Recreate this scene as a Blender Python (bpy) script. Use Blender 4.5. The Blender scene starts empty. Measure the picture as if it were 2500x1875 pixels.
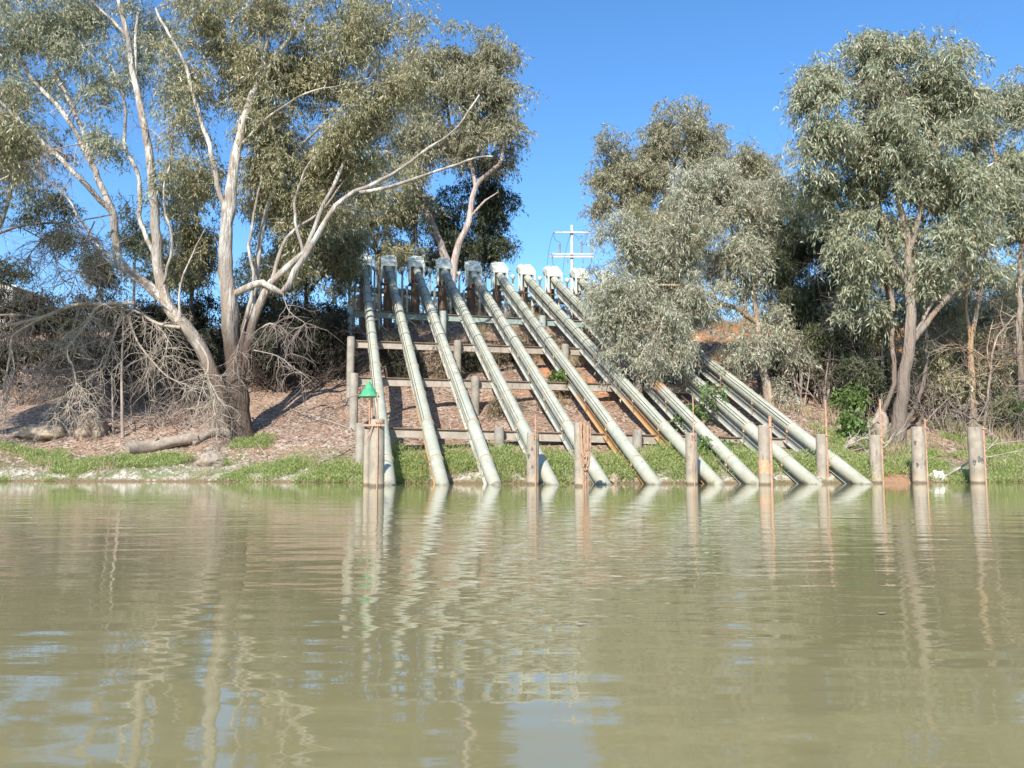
import bpy, math, random
import numpy as np
from mathutils import Vector, Matrix, noise as mnoise
random.seed(7); RNG = np.random.default_rng(11)
KC, KW, KL, KN = 2.3, 1.3, 1.32, .78
SC = bpy.context.scene; COL = SC.collection
F, CX, CY, CAMZ, HOR = 2100.0, 1250.0, 937.5, 0.62, 1135.0
TP = math.atan((HOR-CY)/F); CP, SP = math.cos(TP), math.sin(TP)

def P(px, py, Y):
    """world point seen at photo pixel (px,py) at distance Y in front of the camera"""
    u, v = (px-CX)/F, (CY-py)/F
    dy = CP-v*SP; dz = SP+v*CP
    return Vector((u/dy*Y, Y, CAMZ+dz/dy*Y))
def proj(p):
    x, y, z = p[0], p[1], p[2]-CAMZ
    d = y*CP+z*SP; v = -y*SP+z*CP
    return (CX+F*x/d, CY-F*v/d)

# ------------------------------------------------------------------ terrain
SHX = [-400, -60, -20, -11, -6, -4.5, 0, 8, 12, 15, 20, 60, 400]
SHY = [40, 34, 33, 32.0, 30.6, 29.5, 28.7, 28.8, 29.4, 30.4, 31.2, 33, 40]
PRS = [-60, -30, -4, 0, .4, 1.2, 3, 6, 11, 17, 21, 24, 30, 60, 900]
PRZ = [-3, -2.5, -1.2, 0, .22, .55, 1.05, 2.25, 4.3, 7.1, 9.1, 9.7, 9.9, 10.2, 10.5]
def G(x, y):
    s = y-np.interp(x, SHX, SHY)
    z = float(np.interp(s, PRS, PRZ))
    if s > -.5:
        a = min(1, (s+.5)/2.5)
        v = Vector((x, y, 0))
        z += a*(.22*mnoise.noise(v*.35)+.13*mnoise.noise(v*.9+Vector((9, 3, 1)))+.05*mnoise.noise(v*2.3))
        if s < 1.5: z += .10*mnoise.noise(v*1.7)*min(1, s+.5)
    return z
def hit(px, py, y0=26.0, y1=90.0):
    """ground point seen at a photo pixel"""
    Y = y0
    while Y < y1:
        p = P(px, py, Y)
        if p.z <= G(p.x, p.y): return Vector((p.x, p.y, G(p.x, p.y)))
        Y += .05
    p = P(px, py, y1); return Vector((p.x, p.y, G(p.x, p.y)))

# ------------------------------------------------------------------ materials
class NT:
    def __init__(s, name):
        s.m = bpy.data.materials.new(name); s.m.use_nodes = True
        s.t = s.m.node_tree; s.t.nodes.clear()
        s.out = s.t.nodes.new('ShaderNodeOutputMaterial')
    def n(s, typ, **kw):
        nd = s.t.nodes.new('ShaderNode'+typ)
        for k, v in kw.items():
            if k in nd.inputs: s.set(nd, k, v)
            else: setattr(nd, k, v)
        return nd
    def set(s, nd, k, v):
        if isinstance(v, bpy.types.NodeSocket): s.t.links.new(v, nd.inputs[k])
        else:
            i = nd.inputs[k]
            if i.type == 'RGBA' and len(v) == 3: v = (*v, 1)
            i.default_value = v
    def noise(s, vec, scale, detail=4, rough=.55, out='Fac'):
        nd = s.n('TexNoise', Scale=scale, Detail=detail, Roughness=rough)
        if vec is not None: s.t.links.new(vec, nd.inputs['Vector'])
        return nd.outputs[out]
    def ramp(s, fac, stops):
        nd = s.n('ValToRGB'); s.t.links.new(fac, nd.inputs[0]); e = nd.color_ramp.elements
        while len(e) < len(stops): e.new(.5)
        for i, (p, c) in enumerate(stops):
            e[i].position = p; e[i].color = (*c, 1) if len(c) == 3 else c
        return nd.outputs[0]
    def step(s, fac, a, b):
        nd = s.n('MapRange', interpolation_type='SMOOTHSTEP'); s.t.links.new(fac, nd.inputs[0])
        nd.inputs[1].default_value = a; nd.inputs[2].default_value = b
        return nd.outputs[0]
    def mix(s, fac, a, b, blend='MIX'):
        nd = s.n('MixRGB', blend_type=blend)
        for k, v in ((0, fac), (1, a), (2, b)):
            if isinstance(v, bpy.types.NodeSocket): s.t.links.new(v, nd.inputs[k])
            elif k == 0: nd.inputs[0].default_value = v
            else: nd.inputs[k].default_value = (*v, 1)
        return nd.outputs[0]
    def math(s, op, a, b=None):
        nd = s.n('Math', operation=op)
        for k, v in ((0, a), (1, b)):
            if v is None: continue
            if isinstance(v, bpy.types.NodeSocket): s.t.links.new(v, nd.inputs[k])
            else: nd.inputs[k].default_value = v
        return nd.outputs[0]
    def pos(s): return s.n('NewGeometry').outputs['Position']
    def obj(s): return s.n('TexCoord').outputs['Object']
    def xyz(s, vec):
        nd = s.n('SeparateXYZ'); s.t.links.new(vec, nd.inputs[0]); return nd.outputs
    def scale(s, vec, sc):
        nd = s.n('Mapping'); s.t.links.new(vec, nd.inputs['Vector']); nd.inputs['Scale'].default_value = sc
        return nd.outputs[0]
    def pbr(s, col, rough=.6, bump=None, bd=.02, bs=.6, metal=0, spec=.4):
        b = s.n('BsdfPrincipled')
        s.set(b, 'Base Color', col); s.set(b, 'Roughness', rough); s.set(b, 'Metallic', metal); s.set(b, 'Specular IOR Level', spec)
        if bump is not None:
            bn = s.n('Bump'); bn.inputs['Distance'].default_value = bd; bn.inputs['Strength'].default_value = bs
            s.t.links.new(bump, bn.inputs['Height']); s.t.links.new(bn.outputs[0], b.inputs['Normal'])
        s.t.links.new(b.outputs[0], s.out.inputs[0]); return s.m

def weathered(name, c1, c2, stain, amt=.5, sc=1.2, rough=.6, metal=0, low=None):
    t = NT(name); p = t.pos()
    c = t.mix(t.step(t.noise(p, sc*2.2, 5), .35, .65), c1, c2)
    st = t.noise(t.scale(p, (3, 3, .7)), sc*1.6, 6, .65)
    c = t.mix(t.math('MULTIPLY', t.step(st, .52, .72), amt), c, stain)
    sp = t.noise(p, 22, 3)
    c = t.mix(t.math('MULTIPLY', t.step(sp, .62, .75), .5*amt), c, tuple(x*.5 for x in stain))
    if low:
        z = t.math('ADD', t.xyz(p)[2], t.math('MULTIPLY', t.noise(p, 3), .35))
        c = t.mix(t.math('MULTIPLY', t.step(z, low[1]+.25, low[1]-.12), .75), c, low[0])
    if low:
        zw = t.math('ADD', t.xyz(p)[2], t.math('MULTIPLY', t.noise(p, 6), .12))
        c = t.mix(t.math('MULTIPLY', t.step(zw, .17, .09), .8), c, (.10, .08, .055))
    return t.pbr(c, rough, t.noise(p, 30, 4), .006, .5, metal)

def pipe_material(rust_at=None):
    t = NT('pipe_paint'); p = t.pos()
    oi = t.n('ObjectInfo').outputs['Random']
    c = t.mix(t.step(t.noise(p, 2.0, 5), .35, .7), (.40, .41, .325), (.53, .515, .405))
    c = t.mix(t.math('MULTIPLY', oi, .35), c, (.40, .385, .28))
    st = t.noise(t.scale(p, (2, 2, .8)), 2.2, 6, .7)
    c = t.mix(t.math('MULTIPLY', t.step(st, .52, .75), .65), c, (.38, .35, .24))
    c = t.mix(t.math('MULTIPLY', t.step(t.noise(p, 9, 4), .56, .72), .6), c, (.24, .25, .19))
    c = t.mix(t.math('MULTIPLY', t.step(t.noise(t.scale(p, (4, 1, 1)), 1.3, 6, .7), .58, .70), .5), c, (.33, .22, .13))
    z = t.xyz(p)[2]
    zz = t.math('ADD', z, t.math('MULTIPLY', t.noise(p, 2.5), .5))
    c = t.mix(t.math('MULTIPLY', t.step(zz, .85, .25), .65), c, (.40, .36, .26))
    c = t.mix(t.math('MULTIPLY', t.step(zz, .36, .24), .75), c, (.15, .14, .09))
    if rust_at:
        d = t.n('VectorMath', operation='DISTANCE'); t.t.links.new(p, d.inputs[0]); d.inputs[1].default_value = rust_at
        dd = t.math('ADD', d.outputs['Value'], t.math('MULTIPLY', t.noise(p, 2.4, 5), 1.4))
        c = t.mix(t.math('MULTIPLY', t.step(dd, 1.9, .9), .8), c, (.50, .24, .09))
    return t.pbr(c, .55, t.noise(p, 40, 3), .003, .4)

def rail_material():
    t = NT('carrier_rust'); p = t.pos(); z = t.xyz(p)[2]
    st = t.mix(t.noise(p, 3, 5), (.40, .41, .36), (.50, .50, .43))
    ru = t.mix(t.noise(p, 4, 6), (.44, .24, .09), (.58, .38, .19))
    f = t.step(t.math('ADD', z, t.math('MULTIPLY', t.noise(p, 1.3, 4), 2.4)), 5.6, 3.6)
    return t.pbr(t.mix(f, st, ru), .6, t.noise(p, 30, 4), .006, .5)
def bark(name, smooth, patch, rough_c, z0, z1):
    """smooth pale upper bark with peeling patches, coarse bark on the lower bole"""
    t = NT(name); p = t.pos(); zz = t.xyz(p)[2]
    lng = t.scale(p, (1, 1, .28))
    c = t.mix(t.step(t.noise(lng, 2.2, 6, .65), .43, .54), smooth, patch)
    c = t.mix(t.math('MULTIPLY', t.step(t.noise(lng, 1.1, 4), .44, .56), .6), c, (.28, .25, .215))
    c = t.mix(t.math('MULTIPLY', t.step(t.noise(lng, 6, 4), .6, .7), .7), c, tuple(x*.55 for x in patch))
    rc = t.mix(t.noise(t.scale(p, (1, 1, .12)), 16, 5, .7), tuple(x*.35 for x in rough_c), tuple(x*1.12 for x in rough_c))
    f = t.step(t.math('ADD', zz, t.math('MULTIPLY', t.noise(lng, 1.5, 4), 3.0)), z1+1.5, z0+1.5)
    c = t.mix(f, c, rc)
    return t.pbr(c, .75, t.math('ADD', t.noise(t.scale(p, (1, 1, .15)), 16, 6), t.math('MULTIPLY', t.noise(t.scale(p, (1, 1, .1)), 5, 3), 1.5)), .10, .9, spec=.25)

def leafmat(name, cols, transl=.3, rough=.45, gain=2.25):
    cols = [tuple(x*gain for x in k) for k in cols]
    t = NT(name); g = t.n('NewGeometry')
    c = t.ramp(g.outputs['Random Per Island'], [(i/(len(cols)-1)*.98, k) for i, k in enumerate(cols)])
    b = t.n('BsdfPrincipled'); t.set(b, 'Base Color', c); t.set(b, 'Roughness', rough); t.set(b, 'Specular IOR Level', .45)
    tr = t.n('BsdfTranslucent'); t.set(tr, 'Color', c)
    mx = t.n('MixShader'); mx.inputs[0].default_value = transl
    t.t.links.new(b.outputs[0], mx.inputs[1]); t.t.links.new(tr.outputs[0], mx.inputs[2]); t.t.links.new(mx.outputs[0], t.out.inputs[0])
    return t.m

def ground_material():
    t = NT('bank_soil'); p = t.pos(); x, y, z = t.xyz(p)
    v = t.n('TexVoronoi', feature='F1'); v.inputs['Scale'].default_value = 11; t.t.links.new(t.scale(p, (1, 1, .6)), v.inputs['Vector'])
    hs = t.xyz(v.outputs['Color'])[0]
    lit = t.ramp(hs, [(0, (.085, .056, .038)), (.35, (.25, .17, .118)), (.7, (.385, .285, .215)), (1, (.51, .41, .325))])
    lit = t.mix(t.math('MULTIPLY', t.step(t.noise(p, .9, 5), .42, .62), .6), lit, (.33, .20, .13))
    lit = t.mix(t.math('MULTIPLY', t.step(t.noise(p, 3.5, 4), .55, .7), .5), lit, (.20, .13, .09))
    xo = t.n('MapRange'); t.t.links.new(x, xo.inputs[0]); xo.inputs[1].default_value = -5; xo.inputs[2].default_value = 4
    om = t.math('MULTIPLY', t.math('MULTIPLY', t.step(t.noise(p, .33, 4), .48, .60), t.step(z, 2.6, 4.6)), xo.outputs[0])
    om2 = t.math('MULTIPLY', t.math('MULTIPLY', t.step(t.noise(p, .45, 4), .36, .5), t.step(z, 3.2, 4.4)), t.step(x, 12, 15))
    om = t.math('MAXIMUM', om, om2)
    orange = t.mix(t.noise(p, 4, 5), (.40, .17, .07), (.62, .31, .15))
    c = t.mix(om, lit, orange)
    peb = t.ramp(t.xyz(v.outputs['Color'])[1], [(0, (.24, .20, .14)), (.5, (.42, .37, .28)), (1, (.60, .56, .47))])
    zb = t.math('ADD', z, t.math('MULTIPLY', t.noise(p, 1.1, 4), .9))
    c = t.mix(t.step(zb, 1.25, .85), c, peb)
    gm = t.math('MULTIPLY', t.step(t.noise(p, 1.3, 4), .45, .6), t.step(z, 1.6, .7))
    c = t.mix(t.math('MULTIPLY', gm, .75), c, (.13, .16, .05))
    c = t.mix(t.step(z, .16, .02), c, (.20, .14, .08))
    d = t.n('VectorMath', operation='DISTANCE'); t.t.links.new(p, d.inputs[0]); d.inputs[1].default_value = (13.6, 30.3, .1)
    c = t.mix(t.step(t.math('ADD', d.outputs['Value'], t.math('MULTIPLY', t.noise(p, 1.5, 4), 1.2)), 1.8, 1.4), c, (.37, .215, .125))
    h = t.math('ADD', t.math('MULTIPLY', v.outputs['Distance'], .8), t.noise(p, 6, 6))
    return t.pbr(c, .9, h, .06, .8, spec=.15)

def water_material():
    t = NT('river_water'); p = t.pos(); x, y, z = t.xyz(p)
    def wave(sx, sy, sc, det, off):
        m = t.n('Mapping'); t.t.links.new(p, m.inputs['Vector'])
        m.inputs['Scale'].default_value = (sx, sy, 1); m.inputs['Location'].default_value = off
        m.inputs['Rotation'].default_value = (0, 0, off[2])
        return t.noise(m.outputs[0], sc, det, .45)
    big = wave(.35, 1, 1.1, 1, (3, 7, .10)); mid = wave(.42, 1, 3.4, 1, (1, 2, -.12)); fine = wave(.36, 1, 9.5, 2, (8, 5, .06))
    gust = t.step(t.noise(t.scale(p, (.35, 1, 1)), .22, 2), .35, .65)
    calm = t.n('MapRange'); t.t.links.new(y, calm.inputs[0])
    calm.inputs[1].default_value = 6; calm.inputs[2].default_value = 21; calm.inputs[3].default_value = 1; calm.inputs[4].default_value = .16; calm.interpolation_type = 'SMOOTHSTEP'
    nearf = t.n('MapRange'); t.t.links.new(y, nearf.inputs[0])
    nearf.inputs[1].default_value = 2; nearf.inputs[2].default_value = 9; nearf.inputs[3].default_value = .5; nearf.inputs[4].default_value = 1
    h = t.math('ADD', t.math('MULTIPLY', big, .011), t.math('MULTIPLY', mid, .0088))
    fa = t.math('MULTIPLY', t.math('MULTIPLY', fine, .0058), t.math('MULTIPLY', t.math('ADD', t.math('MULTIPLY', gust, .7), .3), nearf.outputs[0]))
    h = t.math('MULTIPLY', t.math('ADD', h, fa), calm.outputs[0])
    c = t.mix(t.noise(t.scale(p, (.3, 1, 1)), .35, 3), (.238, .205, .094), (.280, .242, .116))
    b = t.n('BsdfPrincipled'); t.set(b, 'Base Color', c); t.set(b, 'Roughness', .035); t.set(b, 'IOR', 1.333)
    bn = t.n('Bump'); bn.inputs['Distance'].default_value = 1.0; bn.inputs['Strength'].default_value = 1.0
    t.t.links.new(h, bn.inputs['Height']); t.t.links.new(bn.outputs[0], b.inputs['Normal'])
    t.t.links.new(b.outputs[0], t.out.inputs[0]); return t.m

M = dict(
    pipe=pipe_material(),
    frame=weathered('pale_frame_paint', (.56, .59, .50), (.66, .67, .58), (.38, .36, .26), .4),
    panel=weathered('panel_paint', (.42, .46, .38), (.50, .53, .44), (.34, .30, .2), .4),
    rustpanel=weathered('rusty_panel', (.42, .20, .09), (.50, .30, .16), (.3, .12, .05), .7, 3),
    steel=weathered('carrier_steel', (.40, .41, .36), (.50, .50, .43), (.25, .17, .10), .55),
    ruststeel=rail_material(),
    beam=weathered('beam_steel', (.31, .27, .215), (.40, .35, .28), (.27, .15, .09), .7),
    beamtop=weathered('beam_paint', (.22, .29, .26), (.29, .35, .31), (.2, .18, .13), .4),
    flange=weathered('flange_rust', (.20, .12, .08), (.28, .18, .12), (.12, .07, .05), .6),
    conc=weathered('post_concrete', (.30, .25, .19), (.39, .33, .255), (.20, .15, .11), .9, 1.6, .85, 0, ((.46, .37, .25), .34)),
    pile=weathered('pile_concrete', (.26, .23, .185), (.34, .305, .245), (.16, .13, .10), .75, 1.2, .85),
    greypile=weathered('painted_pile', (.30, .34, .30), (.36, .40, .35), (.2, .2, .16), .5),
    rod=weathered('rusty_rod', (.44, .24, .14), (.55, .34, .22), (.25, .10, .05), .6, 4),
    strap=weathered('strap_rope', (.46, .33, .19), (.58, .42, .25), (.25, .15, .08), .5, 6),
    dark=weathered('dark_strap', (.10, .10, .09), (.15, .14, .12), (.06, .05, .04), .5, 6),
    cable=weathered('black_cable', (.03, .03, .03), (.05, .05, .05), (.02, .02, .02), .3),
    rope=weathered('tan_rope', (.38, .235, .15), (.50, .33, .22), (.2, .11, .06), .5, 9, .9),
    green=weathered('green_marker_paint', (.05, .30, .14), (.09, .36, .18), (.20, .32, .20), .6, 3),
    brown=weathered('brown_casing', (.20, .12, .075), (.27, .17, .11), (.12, .07, .05), .5),
    wood=weathered('pole_timber', (.55, .52, .48), (.66, .63, .58), (.36, .33, .3), .4, 2, .8),
    porc=weathered('grey_insulator', (.20, .20, .22), (.28, .28, .30), (.1, .1, .1), .3),
    galv=weathered('galvanised', (.52, .54, .54), (.62, .63, .62), (.4, .4, .38), .3, 2, .5),
    roof=weathered('roof_sheet', (.70, .72, .72), (.78, .78, .77), (.5, .5, .48), .3),
    shedwall=weathered('shed_wall', (.42, .40, .36), (.5, .47, .42), (.3, .27, .22), .3),
    stone=weathered('white_stone', (.62, .58, .52), (.72, .69, .63), (.4, .35, .28), .5, 4, .9),
    mound=weathered('clay_mound', (.33, .25, .18), (.43, .34, .25), (.2, .14, .1), .6, 1.5, .95),
    log=weathered('log_wood', (.26, .21, .165), (.38, .31, .24), (.12, .09, .07), .7, 3, .95),
    dead=weathered('dead_wood', (.36, .30, .23), (.48, .41, .33), (.25, .19, .14), .5, 2, .9),
    twig=weathered('grey_twig', (.27, .21, .17), (.38, .31, .26), (.16, .11, .09), .5, 2, .9),
    darktwig=weathered('dark_twig', (.10, .075, .06), (.15, .11, .09), (.06, .04, .03), .5, 2, .9),
    bark1=bark('gum_bark', (.62, .575, .50), (.36, .285, .22), (.19, .14, .105), 4.0, 7.0),
    bark2=bark('gum_bark_tall', (.62, .58, .51), (.36, .285, .22), (.14, .10, .072), 5.5, 8.5),
    bark3=bark('pink_bark', (.62, .50, .43), (.50, .37, .31), (.30, .23, .18), 9.0, 10.5),
    bark4=bark('tan_bark', (.36, .29, .23), (.30, .21, .15), (.27, .21, .165), 3.0, 6.5),
    bark5=bark('orange_bark', (.52, .40, .29), (.44, .28, .16), (.30, .22, .16), 1.5, 4.0),
    barkd=bark('dark_bark', (.12, .095, .08), (.09, .07, .055), (.10, .08, .065), 5.0, 9.0),
    leaf_gum=leafmat('gum_leaves', [(.078, .080, .040), (.118, .119, .060), (.158, .155, .083), (.205, .195, .118), (.215, .16, .10)], .25, .4),
    leaf_blue=leafmat('bluish_gum_leaves', [(.082, .09, .052), (.12, .132, .08), (.162, .176, .113), (.21, .22, .148), (.19, .145, .10)], .25, .4),
    leaf_olive=leafmat('olive_gum_leaves', [(.095, .092, .054), (.13, .126, .075), (.165, .158, .098), (.21, .19, .13)], .28),
    leaf_silver=leafmat('silver_leaves', [(.10, .108, .070), (.145, .152, .104), (.19, .194, .138), (.25, .25, .185), (.175, .115, .082)], .22, .4),
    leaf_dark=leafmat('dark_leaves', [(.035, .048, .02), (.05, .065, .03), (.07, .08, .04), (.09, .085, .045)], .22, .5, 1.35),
    leaf_shrub_shade=leafmat('dark_shrub_leaves_with_shade', [(.03, .036, .017), (.045, .05, .025), (.06, .06, .032), (.075, .06, .04)], .2, .6, 1.0),  # dark shrub foliage, albedo lowered further to stand in for canopy shade
    leaf_needle=leafmat('needle_leaves', [(.045, .06, .026), (.065, .08, .036), (.09, .10, .05), (.12, .115, .06)], .25, .5, 1.5),
    leaf_wattle=leafmat('yellow_green_leaves', [(.13, .125, .045), (.18, .165, .06), (.22, .20, .085)], .3, .5, 1.6),
    leaf_green=leafmat('fresh_leaves', [(.06, .10, .025), (.09, .14, .035), (.13, .18, .05)], .35, .5, 1.5),
    leaf_dry=leafmat('dry_leaves', [(.20, .14, .085), (.28, .21, .13), (.14, .13, .07), (.34, .27, .18)], .2, .7, 1.1),
    grass=leafmat('bank_weeds', [(.10, .14, .035), (.14, .185, .05), (.185, .215, .07), (.26, .25, .12)], .35, .5, 2.05),
    drygrass=leafmat('straw_grass', [(.32, .24, .14), (.44, .35, .22), (.25, .22, .10)], .25, .7, 1.2),
    litter=leafmat('fallen_leaves', [(.22, .13, .09), (.38, .26, .19), (.52, .38, .30), (.58, .47, .38), (.20, .13, .085)], .1, .8, .88),
)

# ------------------------------------------------------------------ mesh builder
class MB:
    def __init__(s): s.v = []; s.f = []; s.sm = []
    def add(s, vs, fs, smooth=False):
        o = len(s.v); s.v += [tuple(p) for p in vs]
        for f in fs: s.f.append(tuple(i+o for i in f)); s.sm.append(smooth)
    def box(s, c, size, R=None):
        hx, hy, hz = (k/2 for k in size); c = Vector(c)
        vs = [Vector((x, y, z)) for z in (-hz, hz) for y in (-hy, hy) for x in (-hx, hx)]
        if R is not None: vs = [R @ v for v in vs]
        s.add([c+v for v in vs], [(0, 2, 3, 1), (4, 5, 7, 6), (0, 1, 5, 4), (2, 6, 7, 3), (0, 4, 6, 2), (1, 3, 7, 5)]); return s
    def tube(s, pts, rad, seg=8, caps=True, wob=0):
        pts = [Vector(p) for p in pts]; n = len(pts)
        if not hasattr(rad, '__len__'): rad = [rad]*n
        vs = []; ref = None
        for i in range(n):
            d = (pts[min(i+1, n-1)]-pts[max(i-1, 0)])
            d = d.normalized() if d.length > 1e-9 else Vector((0, 0, 1))
            if ref is None: ref = Vector((1, 0, 0)) if abs(d.x) < .8 else Vector((0, 1, 0))
            a = (ref-d*ref.dot(d)).normalized(); b = d.cross(a); ref = a
            for k in range(seg):
                th = 2*math.pi*k/seg; r = rad[i]
                if wob: r *= 1+wob*mnoise.noise(Vector((math.cos(th)*1.6, math.sin(th)*1.6, pts[i].z*.6+pts[i].x)))
                vs.append(pts[i]+(a*math.cos(th)+b*math.sin(th))*r)
        fs = []
        for i in range(n-1):
            for k in range(seg):
                k2 = (k+1) % seg; fs.append((i*seg+k, i*seg+k2, (i+1)*seg+k2, (i+1)*seg+k))
        s.add(vs, fs, True)
        if caps:
            s.add(vs[:seg], [tuple(range(seg))[::-1]]); s.add(vs[-seg:], [tuple(range(seg))])
        return s
    def cyl(s, a, b, r0, r1=None, seg=20): return s.tube([a, b], [r0, r0 if r1 is None else r1], seg)
    def ring(s, c, ax, R, r, seg=20, sec=6):
        ax = Vector(ax).normalized(); a = ax.orthogonal().normalized(); b = ax.cross(a); c = Vector(c); vs = []; fs = []
        for i in range(seg):
            t = 2*math.pi*i/seg; u = a*math.cos(t)+b*math.sin(t)
            for k in range(sec):
                q = 2*math.pi*k/sec; vs.append(c+u*(R+r*math.cos(q))+ax*(r*math.sin(q)))
        for i in range(seg):
            for k in range(sec):
                i2, k2 = (i+1) % seg, (k+1) % sec; fs.append((i*sec+k, i2*sec+k, i2*sec+k2, i*sec+k2))
        s.add(vs, fs, True); return s
    def bar(s, a, b, w, h, up=(0, 0, 1)):
        """rectangular bar from a to b, w across, h along up"""
        a, b = Vector(a), Vector(b); d = b-a; L = d.length; d.normalize(); up = Vector(up)
        u = (up-d*up.dot(d)).normalized(); r = d.cross(u)
        R = Matrix((r, d, u)).transposed(); return s.box((a+b)/2, (w, L, h), R)
    def build(s, name, mat, parent=None, bevel=0, loc=None):
        o = Vector(loc) if loc is not None else Vector((0, 0, 0))
        me = bpy.data.meshes.new(name)
        me.from_pydata([(v[0]-o.x, v[1]-o.y, v[2]-o.z) for v in s.v], [], s.f); me.update()
        me.polygons.foreach_set('use_smooth', s.sm); me.materials.append(mat)
        return link(name, me, parent, loc, bevel)
def link(name, me, parent=None, loc=None, bevel=0):
    ob = bpy.data.objects.new(name, me); COL.objects.link(ob)
    if loc is not None: ob.location = loc
    if parent is not None:
        ob.parent = parent
        ob.matrix_parent_inverse = Matrix.Translation(-parent_world(parent))
    if bevel:
        b = ob.modifiers.new('bevel', 'BEVEL'); b.width = bevel; b.segments = 2; b.limit_method = 'ANGLE'
    return ob
WL = {}
def parent_world(o):
    return WL.get(o.name, Vector(o.location))
def tag(o, label, cat, group=None, kind=None):
    if label: o['label'] = label
    if cat: o['category'] = cat
    if group: o['group'] = group
    if kind: o['kind'] = kind
    return o
def thing(name, loc, label, cat, group=None):
    o = bpy.data.objects.new(name, None); COL.objects.link(o); o.location = loc; o.empty_display_size = .3
    WL[o.name] = Vector(loc)
    return tag(o, label, cat, group)
def sub(o):       # a part that will carry sub-parts: it sits at the world origin offset of its parent
    WL[o.name] = Vector((0, 0, 0)); return o

def quads_object(name, V, mat, parent=None, smooth=False):
    """V: (n,4,3) array -> one mesh of n separate quads"""
    n = len(V); me = bpy.data.meshes.new(name)
    me.vertices.add(n*4); me.vertices.foreach_set('co', V.astype(np.float32).ravel())
    me.loops.add(n*4); me.loops.foreach_set('vertex_index', np.arange(n*4, dtype=np.int32))
    me.polygons.add(n); me.polygons.foreach_set('loop_start', np.arange(0, n*4, 4, dtype=np.int32))
    me.polygons.foreach_set('loop_total', np.full(n, 4, dtype=np.int32))
    me.update(calc_edges=True); me.materials.append(mat)
    return link(name, me, parent)

def nrm(a): return a/np.maximum(np.linalg.norm(a, axis=-1, keepdims=True), 1e-9)
def leaf_quads(base, axis, length, width):
    n = len(base); side = nrm(np.cross(axis, RNG.normal(size=(n, 3))))
    bend = RNG.normal(size=(n, 3))*.06*length[:, None]
    mid = base+axis*(length*.45)[:, None]+bend; tip = base+axis*length[:, None]
    w = (side*(width/2)[:, None]); return np.stack([base, mid+w, tip, mid-w], 1)
def sprays(centres, radii, n_spray, n_leaf, L=.17, W=.032, droop=.8, spread=.5, slen=.55):
    """drooping sprays of narrow leaves round each clump centre"""
    c = np.repeat(np.array(centres), n_spray, 0); r = np.repeat(np.array(radii), n_spray)
    n = len(c); u = nrm(RNG.normal(size=(n, 3))); rad = RNG.random(n)**.5
    o = c+u*(rad*r)[:, None]*np.array([1, 1, .75])
    d = nrm(u*np.array([1, 1, .5])+RNG.normal(size=(n, 3))*.5)
    sl = slen*RNG.uniform(.6, 1.3, n)
    o = np.repeat(o, n_leaf, 0); d = np.repeat(d, n_leaf, 0); sl = np.repeat(sl, n_leaf)
    t = RNG.random(len(o)); dn = np.array([0, 0, -1.])
    b = o+d*(sl*t)[:, None]+dn*(sl*droop*t*t)[:, None]+RNG.normal(size=o.shape)*.03
    ax = nrm(dn*droop+d*.35+RNG.normal(size=o.shape)*spread)
    return leaf_quads(b, ax, L*RNG.uniform(.6, 1.35, len(o)), W*RNG.uniform(.7, 1.3, len(o)))

def crv(pts, step=.45, jit=.0):
    """Catmull-Rom through world points, resampled"""
    p = [Vector(q) for q in pts]; p = [p[0]*2-p[1]]+p+[p[-1]*2-p[-2]]; out = []
    for i in range(1, len(p)-2):
        n = max(2, int((p[i+1]-p[i]).length/step))
        for k in range(n):
            t = k/n; a, b, c, d = p[i-1:i+3]
            q = .5*((2*b)+(c-a)*t+(2*a-5*b+4*c-d)*t*t+(3*b-a-3*c+d)*t*t*t)
            if jit: q = q+Vector((mnoise.noise(q*1.3), mnoise.noise(q*1.3+Vector((5, 5, 5))), 0))*jit
            out.append(q)
    out.append(p[-2]); return out

def twigs(mb, start, d, L, r, depth, seg=4, grav=-.25, kink=.45):
    """recursive bare twigs"""
    n = max(3, int(L/.22)); p = Vector(start); d = Vector(d).normalized(); pts = [p.copy()]
    for i in range(n):
        d = (d+Vector((random.gauss(0, kink), random.gauss(0, kink), random.gauss(0, kink)+grav))*.35).normalized()
        p = p+d*(L/n); pts.append(p.copy())
        if depth > 0 and random.random() < .62:
            dd = (d+Vector((random.gauss(0, .7), random.gauss(0, .7), random.gauss(0, .5)))).normalized()
            twigs(mb, p, dd, L*random.uniform(.35, .6), r*.6, depth-1, 3, grav, kink)
    mb.tube(pts, [r*(1-.75*i/n) for i in range(n+1)], seg, False)

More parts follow.
